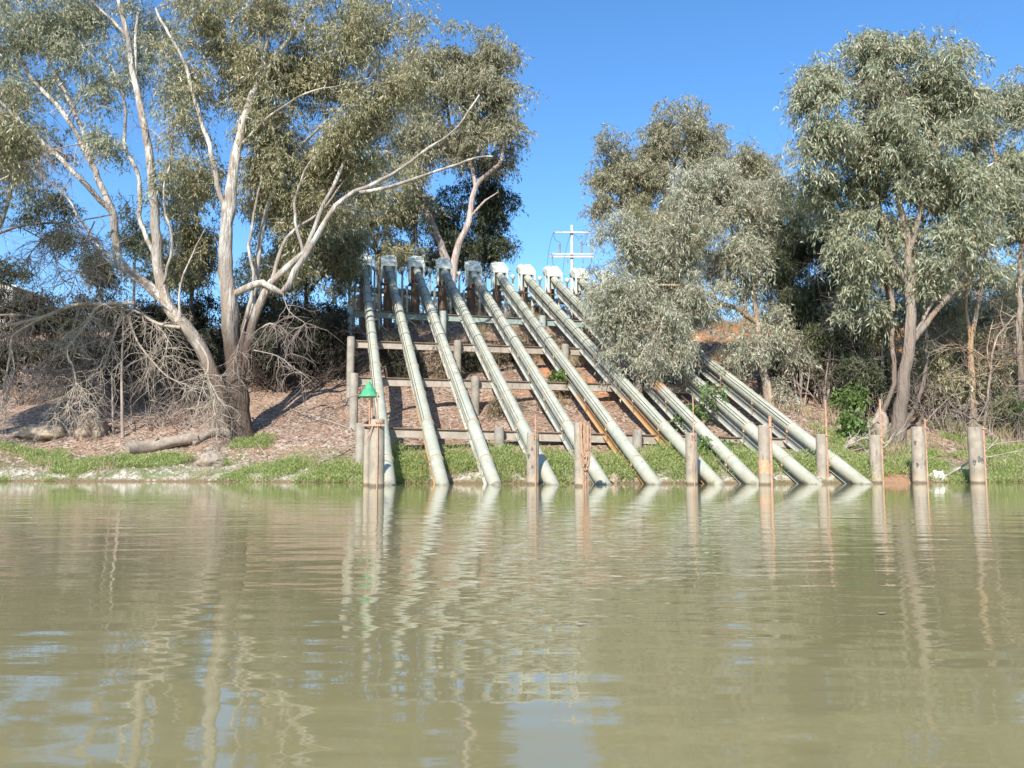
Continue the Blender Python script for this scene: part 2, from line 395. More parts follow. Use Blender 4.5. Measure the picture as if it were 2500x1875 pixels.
def tree(name, label, cat, group, limbs, crowns, leaf, bk, clump=.7, n_spray=24, n_leaf=11, L=.17, W=.034, droop=.8,
         spread=.5, thr=-.12, slen=.55, br=.03, trunk_name='trunk', flare=True, bare=0, seed=0, wob=.12):
    """limbs: lists of photo points (px,py,Y) with start/end radius; crowns: (px,py,Y,rx px,ry px,depth m,count)"""
    random.seed(seed+100)
    mb = MB(); nodes = []; radn = []
    base = None
    for li, (pts, r0, r1) in enumerate(limbs):
        w = [P(*q) if not isinstance(q, Vector) else q for q in pts]
        if li == 0:
            base = Vector((w[0].x, w[0].y, G(w[0].x, w[0].y))); w[0] = base-Vector((0, 0, .25))
        c = crv(w, .4, .10 if r0 > .06 else .06); n = len(c)
        rr = [r1+(r0-r1)*(1-i/(n-1))**(1.35 if r0 > .19 else .9) for i in range(n)]
        if li == 0 and flare:
            for i in range(min(4, n)): rr[i] *= 1+.45*(1-i/4)**2
        mb.tube(c, rr, 20 if r0 > .3 else 14 if r0 > .15 else 8, True, wob*(1.8 if r0 > .3 else 1))
        for q, r in zip(c[2 if li == 0 else 0:], rr[2 if li == 0 else 0:]): nodes.append(q); radn.append(r)
    zmin = base.z+1.0
    cl = []; cr = []
    for (px, py, Y, rx, ry, dz, cnt) in crowns:
        cnt = int(cnt*KC); c = P(px, py, Y); ex, ez = rx/F*Y, ry/F*Y; k = 0; tries = 0
        while k < cnt and tries < cnt*30:
            tries += 1
            u = Vector((random.gauss(0, .52), random.gauss(0, .52), random.gauss(0, .52)))
            if u.length > 1.35: continue
            q = c+Vector((u.x*ex, u.y*dz, u.z*ez))
            if mnoise.noise(q*.5+Vector((seed, 0, 0)))+.75*mnoise.noise(q*1.25+Vector((0, seed, 0))) < thr+.14+random.uniform(-.08, .08): continue
            if q.z < G(q.x, q.y)+.3: continue
            cl.append(q); cr.append(clump*random.uniform(.6, 1.25)); k += 1
    N = np.array([tuple(q) for q in nodes]); NR = list(radn)
    order = np.argsort([np.min(np.linalg.norm(N-np.array(q), axis=1)) for q in cl]) if cl else []
    for i in order:
        q = cl[i]; d = N-np.array(q); dist = np.linalg.norm(d, axis=1)+np.maximum(d[:, 2], 0)*.7
        j = int(np.argmin(dist)); a = Vector(N[j]); Ld = (q-a).length
        if Ld < .15: continue
        r = min(NR[j]*.7, br*(.5+.25*Ld))
        m1 = a.lerp(q, .35)+Vector((random.gauss(0, .1), random.gauss(0, .1), .12+random.gauss(0, .08)))*Ld*.6
        m2 = a.lerp(q, .7)+Vector((random.gauss(0, .1), random.gauss(0, .1), .10))*Ld*.5
        c = crv([a, m1, m2, q], .5); n = len(c)
        rr = [max(.008, r*(1-.7*k/(n-1))) for k in range(n)]
        mb.tube(c, rr, 5, False)
        N = np.vstack([N, np.array([tuple(x) for x in c[1:]])]); NR += rr[1:]
    for k in range(bare):
        j = random.randrange(len(N)); a = Vector(N[j])
        twigs(mb, a, (random.gauss(0, 1), random.gauss(0, .6), random.gauss(0, .5)), random.uniform(1.2, 3.2), min(.028, NR[j]), 2, 4, -.12)
    t = thing(name, base, label, cat, group)
    mb.build(trunk_name, bk, t)
    if cl:
        quads_object('crown', sprays([tuple(q) for q in cl], [x*.68 for x in cr], max(8, int(n_spray*.66)), max(5, int(n_leaf*KN)), L*KL, W*KW, droop, spread, slen), leaf, t)
    return t

def bush(name, label, cat, group, px, py, Y, rx, ry, dz, cnt, leaf, wood, seed=0, **kw):
    """a many-stemmed shrub standing on the ground under photo point"""
    random.seed(seed+500); c = P(px, py, Y); gb = Vector((c.x, c.y, G(c.x, c.y)))
    limbs = []
    for k in range(5):
        e = c+Vector((random.uniform(-.6, .6)*rx/F*Y, random.uniform(-.6, .6)*dz, random.uniform(0, .5)*ry/F*Y))
        b = gb+Vector((random.uniform(-.2, .2), random.uniform(-.2, .2), 0)) if k else gb.copy()
        limbs.append(([b, b.lerp(e, .5)+Vector((random.gauss(0, .15), random.gauss(0, .15), .15)), e], .045, .015))
    a = dict(clump=.5, n_spray=20, n_leaf=11, flare=False, trunk_name='stems', br=.02, thr=-.2); a.update(kw)
    return tree(name, label, cat, group, limbs, [(px, py, Y, rx, ry, dz, cnt)], leaf, wood, seed=seed, **a)
# ------------------------------------------------------------------ setting
def axis(spec):
    out = []
    for a, b, st in spec:
        n = max(1, int(round((b-a)/st))); out += [a+(b-a)*k/n for k in range(n)]
    out.append(spec[-1][1]); return out
def build_ground():
    xs = axis([(-420, -60, 30), (-60, -24, 2), (-24, 28, .26), (28, 64, 2), (64, 424, 30)])
    ys = axis([(-320, 0, 40), (0, 26, 2), (26, 54, .26), (54, 80, 1.5), (80, 900, 40)])
    nx, ny = len(xs), len(ys)
    V = [(x, y, G(x, y)) for y in ys for x in xs]
    Fq = [(j*nx+i, j*nx+i+1, (j+1)*nx+i+1, (j+1)*nx+i) for j in range(ny-1) for i in range(nx-1)]
    me = bpy.data.meshes.new('ground'); me.from_pydata(V, [], Fq); me.update()
    me.polygons.foreach_set('use_smooth', [True]*len(Fq)); me.materials.append(ground_material())
    tag(link('ground', me), 'sloping river bank of leaf litter and orange soil', 'river bank', kind='structure')
build_ground()
w = MB(); w.add([(-420, -320, 0), (424, -320, 0), (424, 42, 0), (-420, 42, 0)], [(0, 1, 2, 3)])
tag(w.build('water', water_material()), 'muddy green brown river water with gentle ripples', 'river', kind='structure')

# ------------------------------------------------------------------ pump pipes
BX = [945, 1080, 1208, 1345, 1474, 1598, 1750, 1838+40, 1986, 2107]
BX = [950, 1080, 1208, 1348, 1474, 1598, 1750, 1842, 1986, 2107]
TX = [(889, 656), (950, 659), (1018, 661), (1086, 665.6), (1157.6, 672), (1222, 675), (1289, 680), (1355, 684.5), (1422, 689), (1488, 694)]
PIPES = []
for i in range(10):
    yb = 27.0+.13*i
    a = P(BX[i], 1182, yb); a.z = 0.0
    PIPES.append((a, P(TX[i][0], TX[i][1], 50.0+.2*i)))
PR = .22
LAB = ['pale green pump pipe running down behind the green cone marker, mottled with tree shade',
       'pump pipe with rusty twin rails just right of the green cone marker',
       'pump pipe under the rust streaked pump head, third from the left',
       'pump pipe whose foot enters the water behind the single post with a thin rod',
       'pump pipe whose foot is behind the post draped with rope',
       'sixth pump pipe from the left, with a rust brown carrier rail',
       'pump pipe with rusty rail, its foot just right of the squat post',
       'pump pipe with an orange rust stain on its lower half',
       'pump pipe passing behind the post with the rusty side pipe and orange band',
       'rightmost pump pipe, leaning furthest and reaching the water near the row of rod posts']
TS = [.063, .171, .277, .388, .47, .535, .6, .66, .72, .78, .84, .9, .955]
RUSTY = {1, 5, 6}
def make_pipe(i):
    a, b = PIPES[i]; d = b-a; dn = d.normalized(); side = dn.cross(Vector((0, 0, 1))).normalized(); up = side.cross(dn).normalized()
    pl = Vector((d.x, d.y, 0)).normalized(); rt = Vector((pl.y, -pl.x, 0))
    root = thing('pump_pipe', (a.x, a.y, 0), LAB[i], 'pipe', 'pump pipes running down the bank')
    pm = M['pipe']
    if i == 7: pm = pipe_material(tuple(a+d*.34+Vector((0, -.2, .1))))
    m = MB(); st = a-d*.10; m.tube([st+(b-st)*(k/24) for k in range(24)]+[b+dn*.25], PR, 24)
    for t in (.12, .225, .335, .44, .55, .65, .75, .85): m.ring(a+d*t, dn, PR, .012, 24, 5)
    m.build('pipe', pm, root)
    # carrier I-beam hung below the pipe
    m = MB(); o = -up*(PR+.12); s0, s1 = a-d*.08, b-d*.02
    for k, (w_, h_) in ((0, (.19, .024)), (.30, (.19, .024))): m.bar(s0+o-up*k, s1+o-up*k, w_, h_, up)
    m.bar(s0+o-up*.15, s1+o-up*.15, .02, .276, up)
    cb = m.build('carrier_beam', M['ruststeel'] if i in RUSTY else M['steel'], root)
    if i in RUSTY: cb['label'] = 'rust brown carrier beam'
    # two cables clipped along the pipe
    for th in (.62, 1.05):
        m = MB(); r = PR+.02
        pts = []
        for k in range(41):
            t = .17+.80*k/40; sag = .004*math.sin(k*.7+i)
            pts.append(a+d*t+(up*math.cos(th)-side*math.sin(th))*r+up*abs(sag)*.5+side*sag)
        m.tube(pts, .009, 6); m.build('cable', M['cable'], root)
    for k, t in enumerate(TS):
        c = a+d*t; m = MB()
        m.ring(c, dn, PR+.014, .017 if k < 6 else .013, 24, 6)
        q = c-up*PR-side*(-.10)
        for sgn in (-1, 1): m.bar(c-up*(PR*.55)+side*sgn*PR*.86, c-up*(PR+.36)+side*sgn*.10, .022, .022, dn)
        m.box(c-up*(PR*.6)-side*(PR*.9), (.05, .07, .07))
        m.build('strap', M['strap'] if k < 5 else M['dark'], root)
    # pump head -------------------------------------------------------------
    Z = Vector((0, 0, 1)); R = Matrix((rt, pl, Z)).transposed()
    def L(r_, b_, z_): return b+rt*r_+pl*b_+Z*z_
    def D(r_, b_, z_): return b+rt*r_+dn*b_*1.08+Z*z_
    RD = Matrix((rt, dn, rt.cross(dn))).transposed()
    hd = MB()
    hd.box(L(0, .02, .36), (.96, .14, .25), R)                                   # front lintel
    for sg in (-1, 1):
        hd.box(L(sg*.41, 0, -.25), (.10, .13, 1.02), R)                          # front uprights
        hd.bar(L(sg*.41, .10, -.74), L(sg*.41, .62, .10), .05, .07, pl)          # raking side braces
        hd.box(L(sg*.41, .72, .10), (.06, .12, 1.3), R)                           # rear uprights
    v = [D(-.46, -.06, .482), D(.46, -.06, .482), D(.46, .78, .56), D(-.46, .78, .56)]
    hd.add(v+[q+Z*.04 for q in v], [(3, 2, 1, 0), (4, 5, 6, 7), (0, 1, 5, 4), (1, 2, 6, 5), (2, 3, 7, 6), (3, 0, 4, 7)])
    for sg in (-1, 1):
        v = [D(sg*.445, .05, .22), D(sg*.445, .05, .475), D(sg*.445, .76, .553), D(sg*.445, .76, .10)]
        w_ = [q-rt*sg*.02 for q in v]
        hd.add(v+w_, [(0, 1, 2, 3), (7, 6, 5, 4), (0, 4, 5, 1), (1, 5, 6, 2), (2, 6, 7, 3), (3, 7, 4, 0)])
    hd.box(D(.16, .6, .62), (.36, .34, .16), RD); hd.box(D(-.16, .5, .59), (.16, .24, .12), RD)
    head = sub(hd.build('pump_head', M['frame'], root, .008))
    m = MB(); m.box(L(0, .30, -.10), (.72, .03, .74), R)
    bp = m.build('back_panel', M['rustpanel'] if i in (2,) else M['panel'], head)
    if i == 2: bp['label'] = 'rusty orange back panel'
    m = MB(); m.cyl(D(0, .80, .13), D(0, 1.7, .13), .33, None, 28); m.ring(D(0, .84, .13), dn, .33, .03, 28, 6); m.ring(D(0, 1.65, .13), dn, .33, .03, 28, 6)
    m.cyl(D(0, 1.70, .13), D(0, 1.82, .13), .31, .23, 24)
    m.build('motor_drum', M['panel'], head)
    m = MB()
    for sg in (-1, 1):
        m.box(L(sg*.41, .28, -.80), (.12, .75, .06), R); m.box(L(sg*.41, .02, -.86), (.14, .14, .06), R)
    m.box(L(0, .02, -.875), (.70, .06, .05), R)
    m.build('foot_bracket', M['dark'], head)
    for sg, off in ((-.50, .75), (.50, .9)):
        q = L(sg, off, -.78); g = G(q.x, q.y); m = MB()
        m.bar(Vector((q.x, q.y, g-.3)), Vector((q.x, q.y, q.z)), .12, .12, pl)
        if sg < 0: m.bar(Vector((q.x, q.y, g+.55)), Vector((q.x, q.y, g-.05))+rt*.75, .06, .08, pl)
        m.build('leg', M['frame'], head)
    q = L(.05, 1.3, 0); g = G(q.x, q.y); m = MB()
    m.cyl(Vector((q.x, q.y, g-.3)), Vector((q.x, q.y, b.z-.2)), .27, .27, 20); m.ring(Vector((q.x, q.y, b.z-.6)), Z, .34, .05, 20, 6)
    m.build('casing', M['brown'], head)
    q = L(-.82, .5, 0); g = G(q.x, q.y); m = MB()
    m.cyl(Vector((q.x, q.y, g-.2)), Vector((q.x, q.y, b.z-.28)), .065, None, 10)
    m.build('vent_pipe', M['frame'], head)
    m = MB(); zz = b.z
    m.cyl((q.x, q.y, zz-.28), (q.x, q.y, zz+.02), .05, None, 10)
    m.build('vent_neck', M['dark'], head)
    m = MB(); m.tube([(q.x, q.y, zz+.02), (q.x, q.y, zz+.07), (q.x, q.y, zz+.22), (q.x, q.y, zz+.27)], [.07, .12, .17, .15], 14)
    m.build('vent_cup', M['frame'], head)
for i in range(10): make_pipe(i)

# ------------------------------------------------------------------ trestles under the pipes
def on_pipe(i, py, drop):
    a, b = PIPES[i]; lo, hi = 0., 1.
    for _ in range(50):
        t = (lo+hi)/2; q = a+(b-a)*t-Vector((0, 0, drop))
        if proj(q)[1] > py: lo = t
        else: hi = t
    return a+(b-a)*lo-Vector((0, 0, drop))
ROWS = [(762, 773, [858, 1083, 1324, 1570], 'top trestle beam with grey green paint beneath the pump heads', True),
        (835, 844, [860, 1118, 1379, 1688], 'second trestle beam down the bank, half hidden by the overhanging tree', False),
        (923.5, 931, [868, 1161, 1556, 1805], 'third trestle beam down, level with the green cone marker', False),
        (1046, 1055, [884, 1219, 1553, 1947], 'lowest trestle beam just above the green weeds', False)]
for (y2, y5, posts, lab, painted) in ROWS:
    A, B = on_pipe(1, y2, .62), on_pipe(4, y5, .62); d = (B-A)/3
    A0 = A-d*1.35; d9 = A+d*8.6
    u = (d9-A0).normalized()
    rt = thing('pipe_trestle', (A0.x, A0.y, G(A0.x, A0.y)), lab, 'trestle', 'trestles carrying the pipes')
    dep = .36; m = MB(); up = Vector((0, 0, 1))
    m.bar(A0-up*dep*.5, d9-up*dep*.5, .03, dep-.06); cb = m.build('crossbeam', M['beamtop'] if painted else M['beam'], rt); sub(cb)
    for k, nm in ((.018, 'flange'), (dep-.018, 'flange')):
        f = MB(); f.bar(A0-up*k, d9-up*k, .20, .035); f.build(nm, M['flange'] if k < .1 else (M['beamtop'] if painted else M['beam']), cb)
    for px in posts:
        lo, hi = -.2, 1.3
        for _ in range(40):
            t = (lo+hi)/2
            if proj(A0+(d9-A0)*t)[0] < px: lo = t
            else: hi = t
        q = A0+(d9-A0)*lo-Vector((0, .30, 0)); g = G(q.x, q.y); p = MB()
        top = q.z+.12
        p.tube([(q.x, q.y, g-.5), (q.x, q.y, top-.05), (q.x, q.y, top)], [.185, .18, .155], 20)
        p.build('support_post', M['greypile'] if painted else M['pile'], rt)

# ------------------------------------------------------------------ posts standing in the water
# (x left, x right, top y, base y, rod x, rod top y, rod kind, label)
WP = [(887, 904, 1048, 1184.5, None, None, 0, 'slimmer concrete post tucked behind the left side of the cone marker post'),
      (901, 938, 1024, 1187, 921, 1030, 1, 'rust streaked concrete post carrying the green cone marker'),
      (1286, 1316, 1056, 1182, 1308, 1011, 1, 'concrete post with a thin rod, alone between the cone post and the rope post'),
      (1403, 1434, 1032, 1187, 1424, 1040, 0, 'concrete post draped with the hanging rope bundle'),
      (1675, 1704, 1057, 1182, 1695, 968, 1, 'squat concrete post with a long thin rod and a slotted top'),
      (1853, 1882, 1038, 1183, 1886, 1015, 2, 'tall concrete post with a thick rusty side pipe and an orange band'),
      (1995, 2020, 1060, 1178, 2016, 976, 2, 'concrete post at the foot of the rightmost pipe with a tall rusty rod'),
      (2126, 2154, 1062, 1178, 2151, 974, 2, 'concrete post in front of the driftwood stump with a tall rusty rod'),
      (2229, 2262, 1042, 1178, 2258, 1022, 2, 'concrete post with dark patches beside the white stone'),
      (2370, 2404, 1043, 1178, 2401, 1041, 2, 'rightmost concrete post, with dark blotches and a flat collar')]
for k, (x0, x1, yt, yb, rx, ry, kind, lab) in enumerate(WP):
    Y = min(29.6, F*CAMZ/((yb-HOR)*1.0)*1.0)
    c = P((x0+x1)/2, yb, Y); top = P((x0+x1)/2, yt, Y); r = (x1-x0)/2/F*Y
    rt = thing('mooring_post', (c.x, c.y, -1.2), lab, 'post', 'concrete posts standing in the river')
    m = MB(); ln = random.uniform(-.02, .02)
    m.tube([(c.x, c.y, -1.3), (c.x, c.y, .4), (c.x+ln, c.y, top.z-.03), (c.x+ln, c.y, top.z)], [r, r, r*.99, r*.95], 24, True, .02)
    po = sub(m.build('post', M['conc'], rt))
    if k == 5:
        m = MB(); m.tube([(c.x, c.y, .34), (c.x, c.y, .5), (c.x, c.y, .70), (c.x, c.y, .78)], [r*1.002, r*1.012, r*1.012, r*1.002], 24, False)
        m.build('rust_band', weathered('rust_band', (.55, .30, .17), (.60, .38, .24), (.45, .22, .1), .5, 5, .9), po)
    if k >= 8 or k in (2,):
        for q in range(4):
            th = -math.pi/2+random.uniform(-.9, .9); zz = random.uniform(.5, top.z-.4); m = MB()
            ctr = Vector((c.x+math.cos(th)*r*.985, c.y+math.sin(th)*r*.985, zz)); n_ = Vector((math.cos(th), math.sin(th), 0)); tg = Vector((-n_.y, n_.x, 0))
            rr_ = random.uniform(.05, .10)
            vs = [ctr+n_*.012+(tg*math.cos(a_)*.8+Vector((0, 0, 1.2))*math.sin(a_))*rr_*(1+.25*math.sin(3*a_+q)) for a_ in [2*math.pi*j/12 for j in range(12)]]
            vs = [Vector((c.x, c.y, v_.z))+(Vector((v_.x, v_.y, 0))-Vector((c.x, c.y, 0))).normalized()*(r*1.012) for v_ in vs]
            m.add(vs, [tuple(range(12))]); m.build('dark_patch', M['dark'], po)
    if rx is not None:
        q = P(rx, yb, Y-r*.9); zt = P(rx, ry, Y-r*.9).z; qy = c.y-math.sqrt(max(0.0004, r*r-min(r*.99, abs(q.x-c.x))**2))-.03 if kind < 2 else c.y-r*.45
        rod = .018 if kind < 2 else (.05 if k == 5 else .032)
        if kind == 2: q.x = c.x+r*.88+rod*.5
        m = MB(); m.cyl((q.x, qy, -1.2), (q.x, qy, zt), rod, None, 10)
        ro = m.build('guide_rod', M['rod'], rt)
        m = MB()
        if kind == 2:
            m.bar((c.x-.02, qy-.02, top.z-.05), (q.x+rod+.05, qy-.02, top.z-.05), .09, .03)
            m.ring((q.x, qy, top.z-.05), (0, 0, 1), rod+.02, .014, 14, 6)
        else:
            m.box((q.x, qy, top.z-.10), (.13, .05, .03)); m.box((q.x-.05, qy, top.z-.15), (.02, .05, .14)); m.box((q.x+.05, qy, top.z-.15), (.02, .05, .14))
        m.build('bracket', M['rod'], rt)
    WP[k] = (c, top, r, Y)
# channel marker cone on the second post
c, top, r, Y = WP[1]
rt = thing('channel_marker', (c.x, c.y, top.z), 'green cone channel marker held on rusty rods above a concrete post', 'marker')
ap, bs = P(901, 929, Y), P(901, 969, Y); rr = (927-876)/2/F*Y
m = MB(); m.tube([bs, bs.lerp(ap, .5), ap], [rr, rr*.51, .012], 32, False)
m.tube([bs, bs+Vector((0, 0, .035))], [rr*1.02, rr*.98], 32, False); m.add([bs+Vector((math.cos(a_)*rr*.97, math.sin(a_)*rr*.97, .004)) for a_ in [2*math.pi*j/32 for j in range(32)]], [tuple(range(32))])
m.build('cone', M['green'], rt)
for px, yb_, dy in ((902, 1040, -.16), (908, 1022, .12), (921.5, 1040, -.20)):
    t_ = P(px, 966, Y+dy); b_ = P(px, yb_, Y+dy); m = MB(); m.cyl(b_, t_+Vector((0, 0, .1)), .022, None, 8); m.build('support_rod', M['rod'], rt)
m = MB(); z_ = P(901, 1039, Y).z
m.bar((c.x-r*1.7, c.y-r-.03, z_), (c.x+r*1.15, c.y-r-.03, z_), .05, .05); m.bar((c.x-r*1.7, c.y-r-.05, z_), (c.x-r*1.2, c.y+r, z_+.03), .05, .05)
m.bar((c.x-r*1.1, c.y-r-.03, z_-.35), (c.x-r*.4, c.y-r-.05, z_-.02), .03, .03)
m.build('clamp_frame', M['rod'], rt)
ck = MB()
ck.tube(crv([P(878, 963, Y), P(862, 967, Y+.3), P(838, 976, Y+.8), P(800, 992, Y+1.6), P(770, 1000, Y+2.5)], .2), .016, 6)
tag(ck.build('mooring_rope', M['rope']), 'thin pale rope trailing left from the green cone marker', 'rope')
# rope bundle draped on the fourth post
c, top, r, Y = WP[3]
m = MB(); random.seed(4)
for k in range(15):
    x_ = c.x+r*random.uniform(.2, .95); yo = c.y-r*1.05-random.uniform(.02, .14); dz_ = random.uniform(.65, 1.15)*1.25
    w_ = random.uniform(.03, .10)
    pts = [(x_-w_, yo+.03, top.z+random.uniform(-.1, .03)), (x_-w_*1.1, yo, top.z-dz_*.4), (x_-w_*.6, yo-.02, top.z-dz_*.85), (x_, yo-.03, top.z-dz_),
           (x_+w_*.6, yo-.02, top.z-dz_*.85), (x_+w_*1.1, yo, top.z-dz_*.4), (x_+w_, yo+.03, top.z+random.uniform(-.1, .05))]
    cv = crv(pts, .07)
    m.tube(cv, [.019+.006*math.sin(j*1.9) for j in range(len(cv))], 6)
for dx in (.45, .62, .9):
    cv = crv([(c.x+r*dx, c.y-r*1.1, top.z-.9), (c.x+r*dx+.02, c.y-r*1.1, .8), (c.x+r*(dx+.05), c.y-r*1.05, -.3)], .08)
    m.tube(cv, [.016+.005*math.sin(j*1.9) for j in range(len(cv))], 6)
m.tube(crv([(c.x+r*.2, c.y-r*1.05, top.z-.1), (c.x, c.y-.1, top.z+.03), (c.x+r*.4, c.y+r*.8, top.z-.1)], .1), .02, 6)
tag(m.build('rope_bundle', M['rope']), 'bundle of tan rope hanging in loops over a concrete post and down to the water', 'rope')

# ------------------------------------------------------------------ walkway, railing, power pole, mast, shed behind the heads
a, b = PIPES[0][1], PIPES[9][1]; u = (b-a).normalized(); bk = Vector((-.2, .97, 0)).normalized()
rt = thing('walkway', a+bk*1.9-Vector((0, 0, .7)), 'grated steel walkway running behind the pump heads', 'walkway')
m = MB(); s0, s1 = a-u*.8+bk*2.2-Vector((0, 0, .72)), b+u*1.0+bk*2.2-Vector((0, 0, .72))
n = 90
for k in range(n): m.bar(s0.lerp(s1, (k+.15)/n), s0.lerp(s1, (k+.75)/n), .9, .03)
m.build('deck', M['flange'], rt)
for o_ in (-.45, .45):
    m = MB(); m.bar(s0+bk*o_-Vector((0, 0, .1)), s1+bk*o_-Vector((0, 0, .1)), .06, .16); m.build('edge_beam', M['panel'], rt)
for k in range(4):
    q = s0.lerp(s1, k/3)+bk*.45; m = MB(); m.bar((q.x, q.y, G(q.x, q.y)-.2), q-Vector((0, 0, .2)), .09, .09, bk); m.build('stanchion', M['frame'], rt)
A_, B_ = P(860, 745, 57), P(1000, 745, 57); rt = thing('railing', (A_.x, A_.y, G(A_.x, A_.y)), 'white capped mesh railing seen between the two leftmost pipes', 'railing')
for q0, q1 in ((872, 900), (905, 940), (962, 992)):
    x_, y_ = P(q0, 722, 57), P(q1, 722, 57); m = MB(); m.bar(x_, y_, .3, .14); m.build('cap', M['roof'], rt)
m = MB()
for py in (738, 745, 752, 760): m.bar(P(860, py, 57), P(1000, py, 57), .03, .05)
for k in range(36): px = 860+k*4; m.bar(P(px, 730, 57.02), P(px, 762, 57.02), .03, .03, (0, 1, 0))
m.build('mesh', M['dark'], rt)
for px in (862, 900, 941, 998):
    x_ = P(px, 720, 57.1); m = MB(); m.bar((x_.x, x_.y, G(x_.x, x_.y)-.2), x_, .12, .12, (0, 1, 0)); m.build('railing_post', M['roof'], rt)

YP = 63; g = P(1396, 700, YP); rt = thing('power_pole', (g.x, YP, G(g.x, YP)), 'pale power pole with two crossarms standing beyond the pump heads', 'power pole')
m = MB(); t_ = P(1396, 550, YP); m.cyl((g.x, YP, G(g.x, YP)-.5), t_, .15, .11, 14); m.build('pole', M['wood'], rt)
for (px0, px1, py) in ((1351, 1439, 567.5), (1344, 1449, 620), (1344, 1449, 627)):
    m = MB(); yy = YP-(.21 if py != 627 else .19); m.bar(P(px0, py, yy), P(px1, py, yy), .10, .115); m.build('crossarm', M['wood'], rt)
for px in (1367, 1420, 1444):
    q0, q1 = P(px, 617, YP-.2), P(px, 590, YP-.2); m = MB()
    pts = [q0.lerp(q1, k/12) for k in range(13)]; m.tube(pts, [.05 if k % 2 else .085 for k in range(12)]+[.03], 10); m.build('insulator', M['porc'], rt)
for px in (1349, 1386, 1423, 1444):
    m = MB(); m.tube([P(px, 629, YP-.2), P(px, 638, YP-.2), P(px+1, 643, YP-.2)], [.03, .05, .02], 8); m.build('hanger', M['porc'], rt)
for pts in ([(1351, 568), (1342, 600), (1335, 650)], [(1395, 560), (1380, 620), (1372, 680)], [(1349, 642), (1362, 664), (1380, 675)], [(1436, 568), (1428, 592), (1420, 600)],
            [(1367, 592), (1355, 585), (1352, 570)], [(1420, 592), (1410, 580), (1400, 570)]):
    m = MB(); m.tube(crv([P(x_, y_, YP-.25) for x_, y_ in pts], .3), .014, 5); m.build('wire', M['cable'], rt)
YA = 58; g = P(1643, 700, YA); rt = thing('antenna_mast', (g.x, YA, G(g.x, YA)), 'slim pale antenna mast rising in front of the round topped gum', 'mast')
m = MB(); m.cyl((g.x, YA, G(g.x, YA)-.3), P(1643, 452, YA), .06, None, 8); m.build('mast', M['galv'], rt)
m = MB(); m.cyl(P(1643, 452, YA), P(1643, 415, YA), .028, .015, 8); m.build('antenna', M['galv'], rt)
YS = 74; c = P(14, 705, YS); rt = thing('shed', (c.x, YS, G(c.x, YS)), 'small shed with a pale sheet roof beyond the far left bank', 'shed')
gz = G(c.x, YS); zr = P(14, 690, YS).z
m = MB(); m.box((c.x, YS, (gz+zr-1)/2), (4.2, 5, zr-1-gz+.6)); m.build('wall', M['shedwall'], rt)
m = MB(); e = 2.6
for s_ in (-1, 1):
    v = [Vector((c.x, YS-2.8, zr)), Vector((c.x+s_*e, YS-2.8, zr-1.0)), Vector((c.x+s_*e, YS+2.8, zr-1.0)), Vector((c.x, YS+2.8, zr))]
    m.add(v+[q+Vector((0, 0, .08)) for q in v], [(0, 1, 2, 3), (7, 6, 5, 4), (0, 4, 5, 1), (1, 5, 6, 2), (2, 6, 7, 3), (3, 7, 4, 0)])
m.build('roof', M['roof'], rt)
m = MB(); m.box((c.x+.8, YS-2.52, gz+1.1), (.9, .06, 2.0)); m.build('door', M['panel'], rt)
# ------------------------------------------------------------------ trees
def H(px, py): q = hit(px, py); return q
def up(base, pts, Y0=None):
    """limb points: first is the ground point, others photo px at the base distance plus an offset"""
    return [base]+[P(x, y, base.y+(o[0] if o else 0)) for x, y, *o in pts]
def lb(Y, pts): return [P(x, y, Y+(o[0] if o else 0)) for x, y, *o in pts]
GT = 'river gums on the left bank'; GR = 'gums on the right bank'
